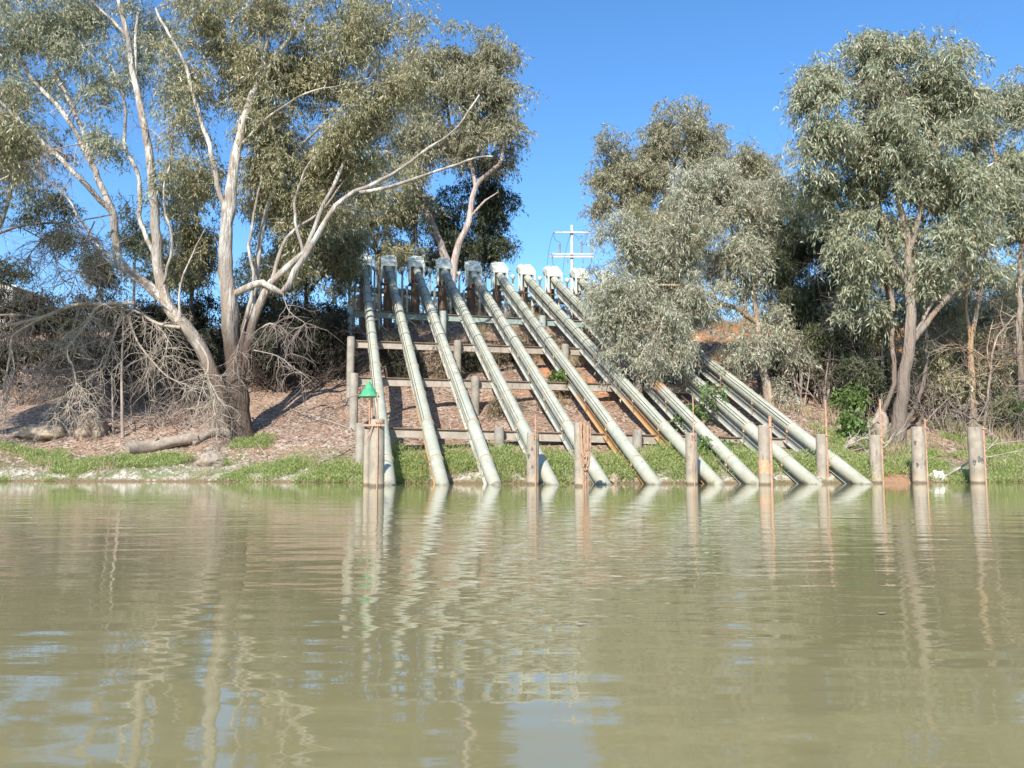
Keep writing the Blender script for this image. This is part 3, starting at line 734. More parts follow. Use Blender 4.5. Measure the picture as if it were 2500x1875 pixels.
# T1 leaning gum
b1 = H(548, 1046); Y = b1.y
tree('river_gum', 'leaning pale gum with long bare limbs, left of the thick trunked gum', 'tree', GT,
     [(up(b1, [(540, 970), (503, 870), (455, 800), (412, 745), (388, 660), (382, 597), (371, 470), (362, 362), (333, 217), (311, 90), (289, 0), (275, -90)]), .36, .085),
      (lb(Y, [(405, 735), (347, 683), (293, 636), (275, 524), (231, 416, .6), (163, 289, 1), (72, 181, 1.2), (10, 60, 1.5)]), .22, .07),
      (lb(Y, [(277, 524), (206, 448, -.5), (108, 351, -1), (0, 246, -1.2), (-70, 170, -1)]), .13, .06),
      (lb(Y, [(386, 640), (345, 545, .4), (340, 430, .8), (305, 362, 1), (303, 250, 1), (260, 134, 1.3)]), .12, .05),
      (lb(Y, [(231, 416, .6), (190, 290, 1), (140, 190, 1.5), (70, 50, 2), (20, -40, 2)]), .11, .05),
      (lb(Y, [(333, 217), (330, 110, .3), (338, 30, .4)]), .10, .07),
      (lb(Y, [(311, 90), (265, 40, .4), (220, 0, .6)]), .08, .05),
      (lb(Y, [(395, 700, -.2), (420, 600, -.3), (400, 480, -.4), (420, 380, -.4), (410, 300, -.4)]), .07, .03),
      (lb(Y, [(420, 760, -.2), (350, 700, -.6), (270, 640, -.9), (180, 560, -1.1), (90, 530, -1.2)]), .08, .02),
      (lb(Y, [(440, 790, -.2), (440, 700, -.4), (470, 620, -.5), (500, 560, -.6)]), .06, .02),
      (lb(Y, [(163, 289, 1), (200, 220, 1.1), (190, 120, 1.2)]), .06, .03), (lb(Y, [(300, 640), (240, 600, .3), (150, 470, .6), (60, 400, .8)]), .07, .03)],
     [(110, 70, Y+1, 170, 120, 2.5, 44), (320, 30, Y+1.5, 130, 60, 2, 22), (50, 270, Y+1, 100, 110, 2, 26), (215, 190, Y+1, 70, 90, 2, 16), (430, 230, Y+1, 60, 110, 1.5, 18),
      (260, 335, Y+.5, 55, 45, 1, 9), (0, 420, Y+1, 90, 70, 1.5, 12), (150, -60, Y+1, 230, 60, 3, 34), (420, 430, Y+.8, 60, 60, 1.2, 10), (350, 170, Y+1.5, 60, 80, 1.5, 14), (60, 160, Y+2, 120, 90, 2, 22), (180, 60, Y+2, 120, 70, 2, 20)],
     M['leaf_blue'], M['bark1'], clump=.62, n_spray=22, n_leaf=11, thr=.05, bare=85, seed=1)
# T2 thick gum
b2 = H(590, 1068); Y = b2.y
tree('river_gum', 'thick trunked gum with dark base and one white limb reaching right over the pipes', 'tree', GT,
     [(up(b2, [(584, 1000), (578, 930), (568, 853), (559, 745), (551, 640), (548, 570), (560, 506), (579, 362), (622, 217), (687, 119), (720, 72), (760, 10), (800, -60)]), .47, .085),
      (lb(Y, [(552, 610), (545, 520), (520, 400), (485, 271), (448, 145), (405, 70), (380, 20)]), .14, .05),
      (lb(Y, [(575, 410), (600, 310, .3), (645, 200, .4), (690, 100, .6)]), .13, .07),
      (lb(Y, [(588, 930), (605, 840), (633, 745), (662, 690), (741, 618), (777, 570), (836, 485), (895, 456), (959, 426), (1043, 363), (1106, 321), (1170, 232)]), .22, .035),
      (lb(Y, [(878, 470), (930, 461), (980, 447), (1064, 418), (1120, 400), (1165, 384), (1203, 382)]), .09, .035),
      (lb(Y, [(741, 618), (795, 490, .5), (840, 400, .8), (900, 290, 1), (930, 240, 1.2)]), .11, .05),
      (lb(Y, [(600, 860), (622, 700, .6), (640, 560, 1), (680, 430, 1.2), (760, 330, 1.4), (820, 280, 1.6)]), .14, .05),
      (lb(Y, [(568, 720), (640, 690, -.2), (690, 715, -.3), (720, 660, -.3), (760, 600, -.2)]), .16, .12),
      (lb(Y, [(720, 72), (800, 70), (880, 80)]), .06, .04),
      (lb(Y, [(582, 900, -.2), (600, 780, -.1), (618, 690), (608, 600, .2), (625, 500, .3), (640, 420, .4)]), .11, .04),
      (lb(Y, [(741, 618), (720, 520, .2), (735, 440, .3), (770, 380, .4)]), .08, .03), (lb(Y, [(662, 690), (700, 580, .6), (780, 520, 1), (850, 430, 1.3)]), .10, .03),
      (lb(Y, [(622, 217), (650, 130, -.3), (655, 40, -.5), (640, -40, -.5)]), .09, .05), (lb(Y, [(579, 362), (640, 300, -.4), (720, 240, -.6), (790, 215, -.8)]), .07, .03)],
     [(640, 60, Y+.6, 200, 110, 2.5, 50), (810, 150, Y+.8, 180, 140, 2.5, 58), (690, 250, Y+1.2, 170, 120, 2, 44), (540, 170, Y+.8, 110, 140, 2, 34), (900, 60, Y+.6, 130, 90, 2, 30),
      (890, 310, Y+1, 110, 110, 2, 34), (760, 420, Y+1.2, 130, 90, 1.8, 34), (620, 400, Y+1.2, 60, 90, 1.4, 14), (700, -60, Y+1, 300, 60, 3, 40), (960, 200, Y+.5, 80, 90, 1.5, 18), (480, 380, Y+1, 60, 80, 1.4, 18), (600, 230, Y+1, 100, 120, 1, 20), (720, 350, Y+1.5, 150, 90, 1.6, 30), (830, 260, Y+.4, 120, 90, 1, 22), (500, 60, Y+1, 110, 90, 1.8, 20), (770, 400, Y+2.2, 130, 80, 1, 26), (820, 490, Y+2.4, 110, 70, 1, 22), (700, 520, Y+2.4, 90, 70, 1, 18), (700, 620, Y+2.2, 60, 50, .8, 8)],
     M['leaf_gum'], M['bark2'], clump=.62, n_spray=24, n_leaf=11, thr=.03, bare=70, seed=2)
b = Vector((-25.5, 31.5, 0)); b.z = G(b.x, b.y); Y = b.y
tree('river_gum', 'gum at the far left edge whose leafy boughs reach into the view from outside', 'tree', GT,
     [([b, P(-430, 900, Y), P(-400, 700, Y), P(-330, 500, Y), P(-250, 350, Y), P(-120, 220, Y), P(-20, 150, Y)], .35, .06), (lb(Y, [(-400, 700), (-200, 560), (-60, 470), (20, 430)]), .14, .03), (lb(Y, [(-330, 500), (-380, 300), (-300, 100)]), .16, .05)],
     [(-250, 330, Y, 180, 140, 2.5, 60), (-90, 250, Y, 110, 110, 2, 30), (-150, 480, Y, 120, 80, 2, 36), (-380, 450, Y, 160, 140, 2.5, 44), (10, 330, Y, 60, 60, 1.5, 10), (-20, 440, Y, 60, 50, 1.4, 10), (-300, 150, Y, 160, 120, 2.5, 40), (-260, 620, Y, 110, 60, 2, 24)],
     M['leaf_gum'], M['bark1'], clump=.65, n_spray=22, n_leaf=11, thr=.0, bare=20, seed=31)
# T3 olive gum behind the heads
Y = 57; g = P(1100, 800, Y); g.z = G(g.x, Y)
tree('river_gum', 'olive leaved gum with a forked pinkish trunk behind the pump heads', 'tree', GT,
     [([g, P(1098, 700, Y), P(1090, 640, Y), P(1060, 561, Y), P(1026, 485, Y), P(1008, 420, Y), P(1000, 330, Y), P(1020, 220, Y), P(1040, 140, Y)], .36, .09),
      (lb(Y, [(1100, 760), (1110, 633), (1144, 540), (1161, 456), (1195, 420), (1224, 388), (1232, 300), (1220, 200)]), .32, .07),
      (lb(Y, [(1161, 456), (1150, 400, .5), (1110, 340, 1), (1090, 240, 1), (1110, 140, 1)]), .15, .06),
      (lb(Y, [(1148, 530), (1185, 490, -.5), (1215, 470, -1)]), .10, .04)],
     [(1070, 210, Y, 120, 110, 3, 52), (1190, 250, Y, 85, 130, 2.5, 44), (1130, 130, Y, 100, 50, 2.5, 22), (1010, 330, Y, 80, 110, 2.5, 34), (1220, 330, Y, 60, 70, 2, 20), (1190, 150, Y, 60, 50, 2, 14), (1110, 360, Y+1, 80, 70, 2, 18),
      (1030, 160, Y, 70, 60, 2, 18)],
     M['leaf_olive'], M['bark3'], clump=.8, n_spray=26, n_leaf=12, L=.22, W=.048, thr=-.12, bare=10, seed=3, slen=.7)
Y = 61; g = P(1170, 800, Y); g.z = G(g.x, Y)
tree('gum_tree', 'darker gum low behind the forked olive gum, beside the open sky', 'tree', GT,
     [([g, P(1165, 640, Y), P(1170, 560, Y), P(1180, 480, Y)], .2, .06)],
     [(1190, 500, Y, 70, 80, 2, 30), (1150, 590, Y, 80, 60, 2, 26), (1210, 590, Y, 40, 50, 1.5, 12), (1085, 520, Y, 70, 70, 2, 18), (1200, 430, Y, 40, 50, 1.5, 10), (1060, 620, Y, 80, 40, 2, 16)],
     M['leaf_dark'], M['barkd'], clump=.8, n_spray=26, n_leaf=11, L=.22, W=.05, thr=-.15, seed=4)
Y = 55; g = P(920, 800, Y); g.z = G(g.x, Y)
tree('gum_tree', 'shaded gum with slanting dark trunk between the thick gum and the olive gum', 'tree', GT,
     [([g, P(925, 680, Y), P(915, 600, Y), P(900, 530, Y), P(925, 440, Y), P(920, 350, Y)], .25, .06),
      (lb(Y, [(915, 610), (870, 560), (830, 500), (800, 430)]), .12, .05), (lb(Y, [(1013, 600), (1013, 548), (992, 485), (980, 420)]), .14, .06), (lb(Y, [(1013, 548), (1030, 470), (1030, 400)]), .1, .05)],
     [(900, 520, Y, 110, 110, 2.5, 36), (990, 470, Y, 80, 100, 2, 24), (820, 600, Y, 80, 80, 2, 26), (780, 500, Y, 80, 80, 2, 24), (960, 610, Y, 80, 40, 2, 18), (870, 420, Y, 90, 60, 2, 20)],
     M['leaf_gum'], M['barkd'], clump=.8, n_spray=24, n_leaf=11, L=.22, W=.048, thr=-.05, bare=8, seed=5)
Y = 47; g = P(745, 840, Y); g.z = G(g.x, Y)
tree('gum_tree', 'dark bushy tree in shade just left of the leftmost pipe', 'tree', GT,
     [([g, P(750, 760, Y), P(745, 680, Y), P(760, 600, Y), P(770, 540, Y)], .16, .05), (lb(Y, [(748, 720), (800, 660), (840, 620)]), .07, .03)],
     [(750, 620, Y, 90, 70, 1.8, 34), (820, 650, Y, 55, 60, 1.4, 20), (690, 640, Y, 60, 70, 1.5, 18), (840, 570, Y, 50, 50, 1.2, 12)],
     M['leaf_gum'], M['barkd'], clump=.65, n_spray=24, n_leaf=11, L=.2, W=.045, thr=-.15, seed=6)
Y = 46; g = P(470, 800, Y); g.z = G(g.x, Y)
tree('gum_tree', 'brownish leaved tree standing in the gap between the two big left gums', 'tree', GT,
     [([g, P(470, 720, Y), P(465, 640, Y), P(480, 540, Y), P(470, 450, Y)], .15, .05), (lb(Y, [(468, 660), (430, 600), (420, 540)]), .07, .03)],
     [(460, 520, Y, 70, 100, 1.8, 32), (490, 640, Y, 60, 60, 1.5, 18), (440, 650, Y, 60, 50, 1.4, 14), (660, 520, Y, 60, 70, 1.6, 14)],
     M['leaf_gum'], M['barkd'], clump=.65, n_spray=22, n_leaf=11, L=.2, W=.045, thr=-.08, bare=14, seed=7)
Y = 52; g = P(-20, 780, Y); g.z = G(g.x, Y)
tree('gum_tree', 'dark limbed tree leaning in at the far left edge', 'tree', GT,
     [([g, P(-30, 620, Y), P(5, 540, Y), P(30, 450, Y), P(45, 380, Y), P(70, 320, Y)], .2, .07), (lb(Y, [(0, 570), (60, 550), (140, 545), (220, 560)]), .08, .03), (lb(Y, [(40, 400), (100, 370), (150, 350)]), .07, .03)],
     [(60, 360, Y, 90, 70, 2, 22), (110, 500, Y, 70, 45, 1.6, 15), (170, 590, Y, 70, 30, 1.4, 10), (10, 660, Y, 50, 40, 1.5, 10)],
     M['leaf_dark'], M['barkd'], clump=.7, n_spray=22, n_leaf=11, L=.2, W=.045, thr=-.05, bare=24, seed=8)
# far trees seen through the gaps at the left
for k, (px, py, Yk, rx, ry) in enumerate([(2110, 660, 52, 70, 70), (2210, 650, 54, 70, 60), (2290, 690, 50, 60, 50)]):
    gg = P(px, 800, Yk); gg.z = G(gg.x, Yk)
    tree('distant_tree', ['grey green tree filling the gap left of the tall right gum trunk', 'grey green tree on the bank top behind the tall right gum trunk', 'grey green tree behind the orange bank at right'][k], 'tree', 'far trees on the right',
         [([gg, P(px, py+40, Yk), P(px+5, py-ry*.4, Yk)], .12, .04)], [(px, py, Yk, rx, ry, 1.8, 26)], M['leaf_gum'], M['barkd'], clump=.65, n_spray=20, n_leaf=11, L=.2, W=.042, thr=-.12, seed=50+k)
for k, (px, py, Yk, rx, ry) in enumerate([(250, 650, 62, 60, 60), (380, 640, 66, 60, 70), (330, 560, 70, 50, 80), (640, 660, 64, 70, 60)]):
    gg = P(px, 760, Yk); gg.z = G(gg.x, Yk)
    tree('distant_tree', ['dark far tree behind the dead branches at left', 'far tree seen low between the leaning gum stems', 'tall thin far tree in the sky gap of the leaning gum', 'far tree low behind the thick gum trunk'][k], 'tree', 'far trees on the left',
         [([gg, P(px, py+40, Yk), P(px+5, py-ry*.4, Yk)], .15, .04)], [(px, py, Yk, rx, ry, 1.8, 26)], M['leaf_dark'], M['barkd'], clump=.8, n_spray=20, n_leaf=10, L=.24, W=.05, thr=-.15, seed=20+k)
# right side
Y = 64; g = P(1590, 800, Y); g.z = G(g.x, Y)
tree('gum_tree', 'round topped olive brown gum behind the antenna mast', 'tree', GR,
     [([g, P(1590, 640, Y), P(1600, 540, Y), P(1640, 430, Y), P(1660, 340, Y), P(1665, 300, Y)], .3, .07), (lb(Y, [(1597, 560), (1545, 470), (1510, 400)]), .15, .05), (lb(Y, [(1560, 510), (1500, 500), (1475, 480)]), .1, .04), (lb(Y, [(1620, 480), (1700, 420), (1720, 390)]), .12, .05)],
     [(1660, 330, Y, 90, 65, 2.5, 42), (1510, 390, Y, 65, 70, 2, 30), (1475, 490, Y, 38, 65, 1.5, 16), (1590, 420, Y, 90, 70, 2.5, 34), (1720, 400, Y, 60, 70, 2, 22), (1620, 380, Y, 70, 60, 2, 20), (1540, 480, Y, 60, 50, 2, 14), (1690, 490, Y, 90, 60, 2, 20)],
     M['leaf_olive'], M['bark3'], clump=.8, n_spray=26, n_leaf=11, L=.23, W=.05, thr=-.1, seed=9)
Y = 60; g = P(1820, 800, Y); g.z = G(g.x, Y)
tree('gum_tree', 'smaller olive brown gum to the right of the round topped gum', 'tree', GR,
     [([g, P(1820, 600, Y), P(1825, 480, Y), P(1820, 390, Y)], .2, .05)],
     [(1815, 400, Y, 65, 45, 2, 26), (1860, 460, Y, 60, 60, 2, 18), (1780, 450, Y, 60, 50, 2, 16), (1870, 550, Y, 50, 60, 2, 12)],
     M['leaf_olive'], M['bark3'], clump=.75, n_spray=26, n_leaf=11, L=.23, W=.05, thr=-.12, seed=10)
# silver tree overhanging the pipes
b = H(1880, 990); Y = b.y
tree('overhanging_gum', 'silvery leaved tree leaning left and hanging over the right hand pipes', 'tree', GR,
     [(up(b, [(1868, 930), (1857, 880), (1845, 760), (1838, 648), (1825, 560), (1800, 470), (1790, 420)]), .20, .04),
      (lb(Y, [(1848, 790), (1770, 745, -.5), (1650, 775, -1.2), (1530, 820, -1.8)]), .11, .03),
      (lb(Y, [(1842, 700), (1740, 620, -.3), (1610, 590, -.8), (1500, 610, -1.2)]), .11, .03),
      (lb(Y, [(1838, 650), (1770, 540), (1720, 470), (1690, 440)]), .09, .03),
      (lb(Y, [(1770, 745, -.5), (1690, 700, -1), (1560, 700, -1.5), (1470, 720, -1.6)]), .08, .02),
      (lb(Y, [(1857, 880), (1800, 900, -.3), (1740, 880, -.6)]), .05, .02)],
     [(1530, 640, Y-1, 95, 110, 1.2, 44), (1640, 570, Y-.6, 110, 120, 1.4, 48), (1760, 560, Y, 85, 120, 1.4, 44), (1490, 745, Y-1.4, 80, 70, 1.0, 22), (1600, 775, Y-1.5, 110, 80, 1.0, 27), (1690, 700, Y-1, 95, 80, 1.2, 26),
      (1835, 870, Y-.2, 42, 60, .9, 13), (1790, 670, Y-.2, 60, 90, 1.2, 26), (1465, 690, Y-1.4, 50, 70, 1, 16), (1550, 855, Y-1.9, 90, 55, .7, 16), (1640, 850, Y-1.8, 60, 40, .6, 8), (1860, 960, Y+.2, 50, 50, .8, 14), (1880, 800, Y+.6, 40, 90, 1, 14), (1840, 480, Y, 70, 80, 1.3, 24), (1780, 440, Y-.2, 60, 50, 1.2, 14), (1700, 470, Y-.2, 70, 60, 1.2, 16)],
     M['leaf_silver'], M['bark5'], clump=.5, n_spray=24, n_leaf=12, L=.16, W=.028, droop=.9, spread=.6, thr=-.02, bare=40, seed=11, slen=.55)
Y = 47; g = P(1650, 820, Y); g.z = G(g.x, Y)
tree('wattle_tree', 'yellow green feathery wattle behind the silvery overhanging tree', 'tree', GR,
     [([g, P(1650, 700, Y), P(1645, 600, Y), P(1640, 520, Y)], .12, .04), (lb(Y, [(1648, 660), (1720, 590), (1740, 520)]), .06, .02)],
     [(1625, 530, Y, 95, 65, 1.8, 30), (1700, 570, Y, 90, 70, 1.6, 26), (1560, 600, Y, 60, 70, 1.4, 16), (1640, 680, Y, 110, 80, 1.6, 26)],
     M['leaf_wattle'], M['barkd'], clump=.6, n_spray=30, n_leaf=12, L=.24, W=.02, droop=.5, spread=.6, thr=-.2, seed=12)
b = P(1935, 1000, 42); b.z = G(b.x, 42); Y = 42
tree('casuarina', 'dark fine needled tree with black limbs, right of the overhanging silvery tree', 'tree', GR,
     [([b, P(1925, 850, Y), P(1905, 700, Y), P(1920, 640, Y), P(1990, 570, Y), P(2020, 500, Y)], .16, .05), (lb(Y, [(1905, 700), (1895, 620), (1880, 540)]), .09, .03), (lb(Y, [(1960, 600), (2050, 590), (2090, 560)]), .07, .03), (lb(Y, [(1915, 760), (2000, 700), (2060, 680)]), .07, .03)],
     [(1930, 540, Y, 80, 90, 1.8, 34), (1990, 620, Y, 90, 90, 1.8, 36), (1950, 730, Y-1.5, 70, 50, 1.0, 18), (2040, 700, Y-1.5, 50, 60, .9, 14), (2060, 680, Y, 60, 80, 1.5, 14), (1900, 640, Y, 50, 80, 1.5, 16), (2000, 790, Y, 80, 60, 1.5, 20), (2090, 600, Y, 50, 50, 1.4, 10)],
     M['leaf_needle'], M['barkd'], clump=.5, n_spray=34, n_leaf=12, L=.26, W=.022, droop=.9, spread=.35, thr=-.15, seed=13)
b = H(2190, 1092); Y = b.y
tree('river_gum', 'tall blue green gum on the right bank with a leaning tan trunk', 'tree', GR,
     [(up(b, [(2196, 1020), (2205, 940), (2216, 860), (2223, 797), (2222, 700), (2216, 598), (2195, 480), (2180, 350), (2150, 220), (2120, 130)]), .29, .05),
      (lb(Y, [(2222, 840), (2260, 790), (2310, 730), (2350, 680), (2400, 600), (2440, 530)]), .13, .04),
      (lb(Y, [(2222, 700), (2170, 610, .4), (2136, 474, .6), (2080, 390, .8), (2040, 310, 1)]), .12, .04),
      (lb(Y, [(2218, 610), (2255, 480, -.4), (2285, 350, -.5), (2290, 220, -.5)]), .12, .04),
      (lb(Y, [(2180, 760, .8), (2165, 640, .8), (2150, 560, .9), (2060, 500, 1.2), (2000, 420, 1.3)]), .09, .03),
      (lb(Y, [(2300, 740), (2330, 620, .3), (2340, 500, .3), (2335, 380)]), .07, .03),
      ([Vector((b.x-.7, b.y+1.6, G(b.x-.7, b.y+1.6)-.1))]+lb(Y, [(2178, 960, 1.6), (2180, 830, 1.6), (2165, 700, 1.6), (2150, 560, 1.5), (2140, 430, 1.4), (2110, 300, 1.3)]), .11, .04),
      ([Vector((b.x+.9, b.y+2, G(b.x+.9, b.y+2)-.1))]+lb(Y, [(2250, 960, 2), (2262, 830, 2), (2245, 700, 1.9), (2255, 560, 1.7), (2240, 420, 1.5)]), .09, .03),
      (lb(Y, [(2350, 680), (2400, 640, -.2), (2450, 600, -.3)]), .06, .02), (lb(Y, [(2225, 830), (2290, 700, .3), (2300, 560, .5)]), .07, .03)],
     [(2075, 250, Y, 105, 120, 2, 52), (2130, 150, Y, 85, 55, 1.8, 26), (2275, 190, Y, 95, 80, 2, 36), (2190, 310, Y, 140, 120, 2.2, 60), (2325, 300, Y, 70, 110, 1.6, 26), (1990, 340, Y, 65, 90, 1.6, 26), (2280, 440, Y, 110, 80, 1.8, 34),
      (2120, 450, Y+.4, 110, 70, 1.8, 30), (2010, 250, Y, 70, 60, 1.5, 16), (2370, 450, Y, 60, 60, 1.4, 14), (2200, 540, Y, 120, 50, 1.5, 18), (2010, 440, Y+1, 60, 60, 1.4, 14), (2110, 120, Y, 40, 30, 1, 8), (2250, 125, Y, 50, 30, 1, 9),
      (2150, 610, Y+.4, 90, 90, 1.4, 18), (2290, 590, Y, 100, 80, 1.5, 20), (2080, 560, Y+.6, 60, 70, 1.2, 12), (2240, 680, Y+.5, 80, 60, 1.2, 10), (2120, 740, Y+.6, 50, 70, 1, 8), (2350, 560, Y, 60, 60, 1.2, 10)],
     M['leaf_blue'], M['bark4'], clump=.52, n_spray=22, n_leaf=11, L=.19, W=.036, thr=.02, bare=70, seed=14)
b = H(2372, 1062); Y = b.y
tree('slender_gum', 'slender pale orange trunked gum near the right edge with a forked stem', 'tree', GR,
     [(up(b, [(2375, 980), (2372, 900), (2368, 830), (2380, 780), (2395, 700), (2405, 620), (2425, 520), (2430, 400), (2420, 300)]), .15, .04),
      (lb(Y, [(2372, 860), (2362, 780), (2360, 680), (2370, 560), (2365, 450)]), .09, .04), (lb(Y, [(2405, 620), (2440, 560), (2470, 480)]), .06, .03)],
     [(2420, 420, Y, 60, 90, 1.4, 26), (2390, 560, Y, 55, 70, 1.2, 16), (2410, 290, Y, 45, 70, 1.2, 16), (2460, 480, Y, 45, 70, 1.2, 14), (2420, 660, Y, 50, 40, 1.2, 8), (2400, 220, Y, 30, 40, 1, 7)],
     M['leaf_blue'], M['bark5'], clump=.5, n_spray=22, n_leaf=11, L=.16, W=.034, thr=-.12, bare=20, seed=15)
b = H(2488, 1070); Y = b.y
tree('slender_gum', 'dark straight trunked gum at the extreme right edge of the view', 'tree', GR,
     [(up(b, [(2490, 950), (2489, 820), (2490, 700), (2494, 600), (2500, 480), (2505, 330), (2500, 220)]), .14, .05), (lb(Y, [(2492, 640), (2460, 620), (2430, 650)]), .04, .02)],
     [(2500, 260, Y, 60, 80, 1.4, 30), (2510, 400, Y, 60, 80, 1.4, 26), (2480, 540, Y, 40, 60, 1.2, 12), (2530, 540, Y, 50, 70, 1.2, 12)],
     M['leaf_blue'], M['bark4'], clump=.5, n_spray=22, n_leaf=11, L=.16, W=.034, thr=-.12, bare=12, seed=16)
b = H(2402, 1068); Y = b.y
tree('bare_sapling', 'thin pale bare sapling leaning right beside the slender orange gum', 'sapling', None,
     [(up(b, [(2410, 960), (2424, 870), (2440, 820), (2465, 785), (2485, 765)]), .07, .02), (lb(Y, [(2418, 910), (2412, 850), (2425, 780)]), .035, .012)],
     [], M['leaf_dry'], M['bark5'], bare=18, seed=17)
# bank top shrubs ------------------------------------------------------------
SH = [(20, 765, 49, 90, 50), (130, 760, 50, 90, 48), (250, 768, 49, 85, 46), (360, 770, 48, 80, 45), (470, 770, 47, 70, 45), (650, 765, 47, 70, 55), (740, 775, 46, 70, 50), (805, 800, 44.5, 45, 50), (680, 850, 43, 60, 35), (440, 850, 42, 50, 35)]
SL = ['dark shrub on the bank top at the left edge', 'dark shrub on the bank top above the long arching dead branch', 'dark shrub on the bank top behind the arching dead branches', 'dark shrub behind the fork of the leaning gum', 'dark shrub between the two big gum trunks',
      'dark shrub right behind the thick gum trunk', 'deep shaded shrub left of the top trestle', 'shaded shrub touching the left end post of the second trestle', 'low dark shrub on the slope right of the thick gum', 'low dark shrub on the slope between the two big trunks']
for k, (px, py, Y, rx, ry) in enumerate(SH):
    bush('shrub', SL[k], 'shrub', 'shrubs along the left bank top', px, py, Y, rx, ry, 1.6, 26, M['leaf_shrub_shade'], M['darktwig'], seed=k, L=.2, W=.042, clump=.55, n_spray=22)  # leaf colour carries part of the canopy shade on the left bank
SH = [(2300, 790, 43, 75, 60, 'leaf_gum'), (2400, 770, 44, 80, 65, 'leaf_gum'), (2480, 790, 43, 70, 70, 'leaf_gum'), (2240, 700, 46, 80, 60, 'leaf_gum'), (2080, 840, 41, 70, 55, 'leaf_dark'), (2000, 880, 40, 70, 50, 'leaf_dark'), (2120, 930, 38.5, 55, 45, 'leaf_dark'), (1930, 900, 42, 45, 60, 'leaf_dark'),
      (2310, 940, 37.5, 60, 45, 'leaf_gum'), (2440, 930, 37.5, 50, 55, 'leaf_gum'), (2340, 660, 56, 80, 50, 'leaf_gum'), (2450, 740, 54, 70, 60, 'leaf_dark')]
SL = ['grey green shrub on the orange bank right of the tall gum trunk', 'tall grey green shrub behind the slender forked gum', 'grey green shrub at the right edge behind the straight dark trunk', 'grey green shrub on the bank top behind the tall gum trunk',
      'dark shaded shrub low right of the fine needled tree', 'dark shaded shrub below the fine needled tree', 'dark shrub left of the tall gum trunk base', 'dark shrub right behind the overhanging tree trunk',
      'low scrubby shrub right of the tall gum base', 'low scrubby shrub between the pale sapling and the edge', 'far shrub filling the sky gap right of the tall gum', 'far dark shrub behind the right edge gums']
for k, (px, py, Y, rx, ry, lf) in enumerate(SH):
    bush('shrub', SL[k], 'shrub', 'shrubs on the right bank', px, py, Y, rx, ry, 1.4, 24, M[lf], M['darktwig'], seed=40+k, L=.19, W=.04, clump=.5, n_spray=20, thr=-.1, bare=6)
SH = [(905, 748, 56, 50, 26, 'straw shrub on the bank top behind the two leftmost pump heads'), (1000, 745, 56, 55, 30, 'olive shrub on the bank top behind the third pump head'), (1090, 742, 55.5, 50, 32, 'olive shrub around the foot of the forked gum'), (1175, 745, 56, 50, 30, 'straw shrub on the bank top behind the fifth pump head'),
      (1255, 755, 56, 45, 24, 'straw shrub on the bank top behind the sixth and seventh pump heads'), (1345, 765, 56, 50, 20, 'low straw shrub on the bank top below the power pole')]
for k, (px, py, Y, rx, ry, l_) in enumerate(SH):
    bush('dry_bush', l_, 'bush', 'shrubs behind the pump heads', px, py, Y, rx, ry, 1.0, 22, M['leaf_olive'] if k in (1, 2) else M['leaf_dry'], M['twig'], seed=190+k, L=.2, W=.04, clump=.5, n_spray=18, thr=-.3)
SH = [(1000, 872, 41, 34, 26, 'brown dry bush between the second and third pipes'), (1085, 880, 41, 24, 26, 'brown dry bush between the third and fourth pipes'), (1130, 868, 42, 28, 24, 'dry greyish bush below the middle of the top trestle'), (1195, 855, 43, 30, 26, 'straw brown bush between the fifth and sixth pipes'),
      (1265, 850, 43, 26, 24, 'dry bush on orange soil right of the sixth pipe'), (1330, 840, 43.5, 30, 22, 'dry bush beside the overhanging silvery tree'), (950, 850, 42, 22, 26, 'brown dry bush between the two leftmost pipes'), (1235, 985, 36, 18, 14, 'small dry plant on the litter between the fourth and fifth pipes')]
for k, (px, py, Y, rx, ry, l_) in enumerate(SH):
    bush('dry_bush', l_, 'bush', 'dry bushes between the pipes', px, py, Y, rx, ry, .7, 12, M['leaf_dry'] if k % 2 else M['leaf_shrub_shade'], M['darktwig'], seed=160+k, L=.16, W=.03, clump=.4, n_spray=16, thr=-.2, bare=10)
SH = [(2085, 1022, 34.0, 38, 26, 'bright green leafy bush below the dark shaded shrubs'), (1700, 985, 33.8, 60, 50, 'bright green leafy vine between the rust stained pipe and its right neighbour'), (1735, 1085, 31.2, 36, 26, 'green leafy plant under the pipes left of the orange banded post'),
      (2080, 965, 36.5, 40, 22, 'green leafy bush in the shade under the fine needled tree'), (1370, 920, 37.8, 26, 14, 'small green shrub on orange soil between the middle pipes')]
for k, (px, py, Y, rx, ry, l_) in enumerate(SH):
    bush('leafy_bush', l_, 'bush', None, px, py, Y, rx, ry, .6, 9, M['leaf_green'], M['darktwig'], seed=60+k, L=.12, W=.075, clump=.4, n_spray=14, n_leaf=6, slen=.35)

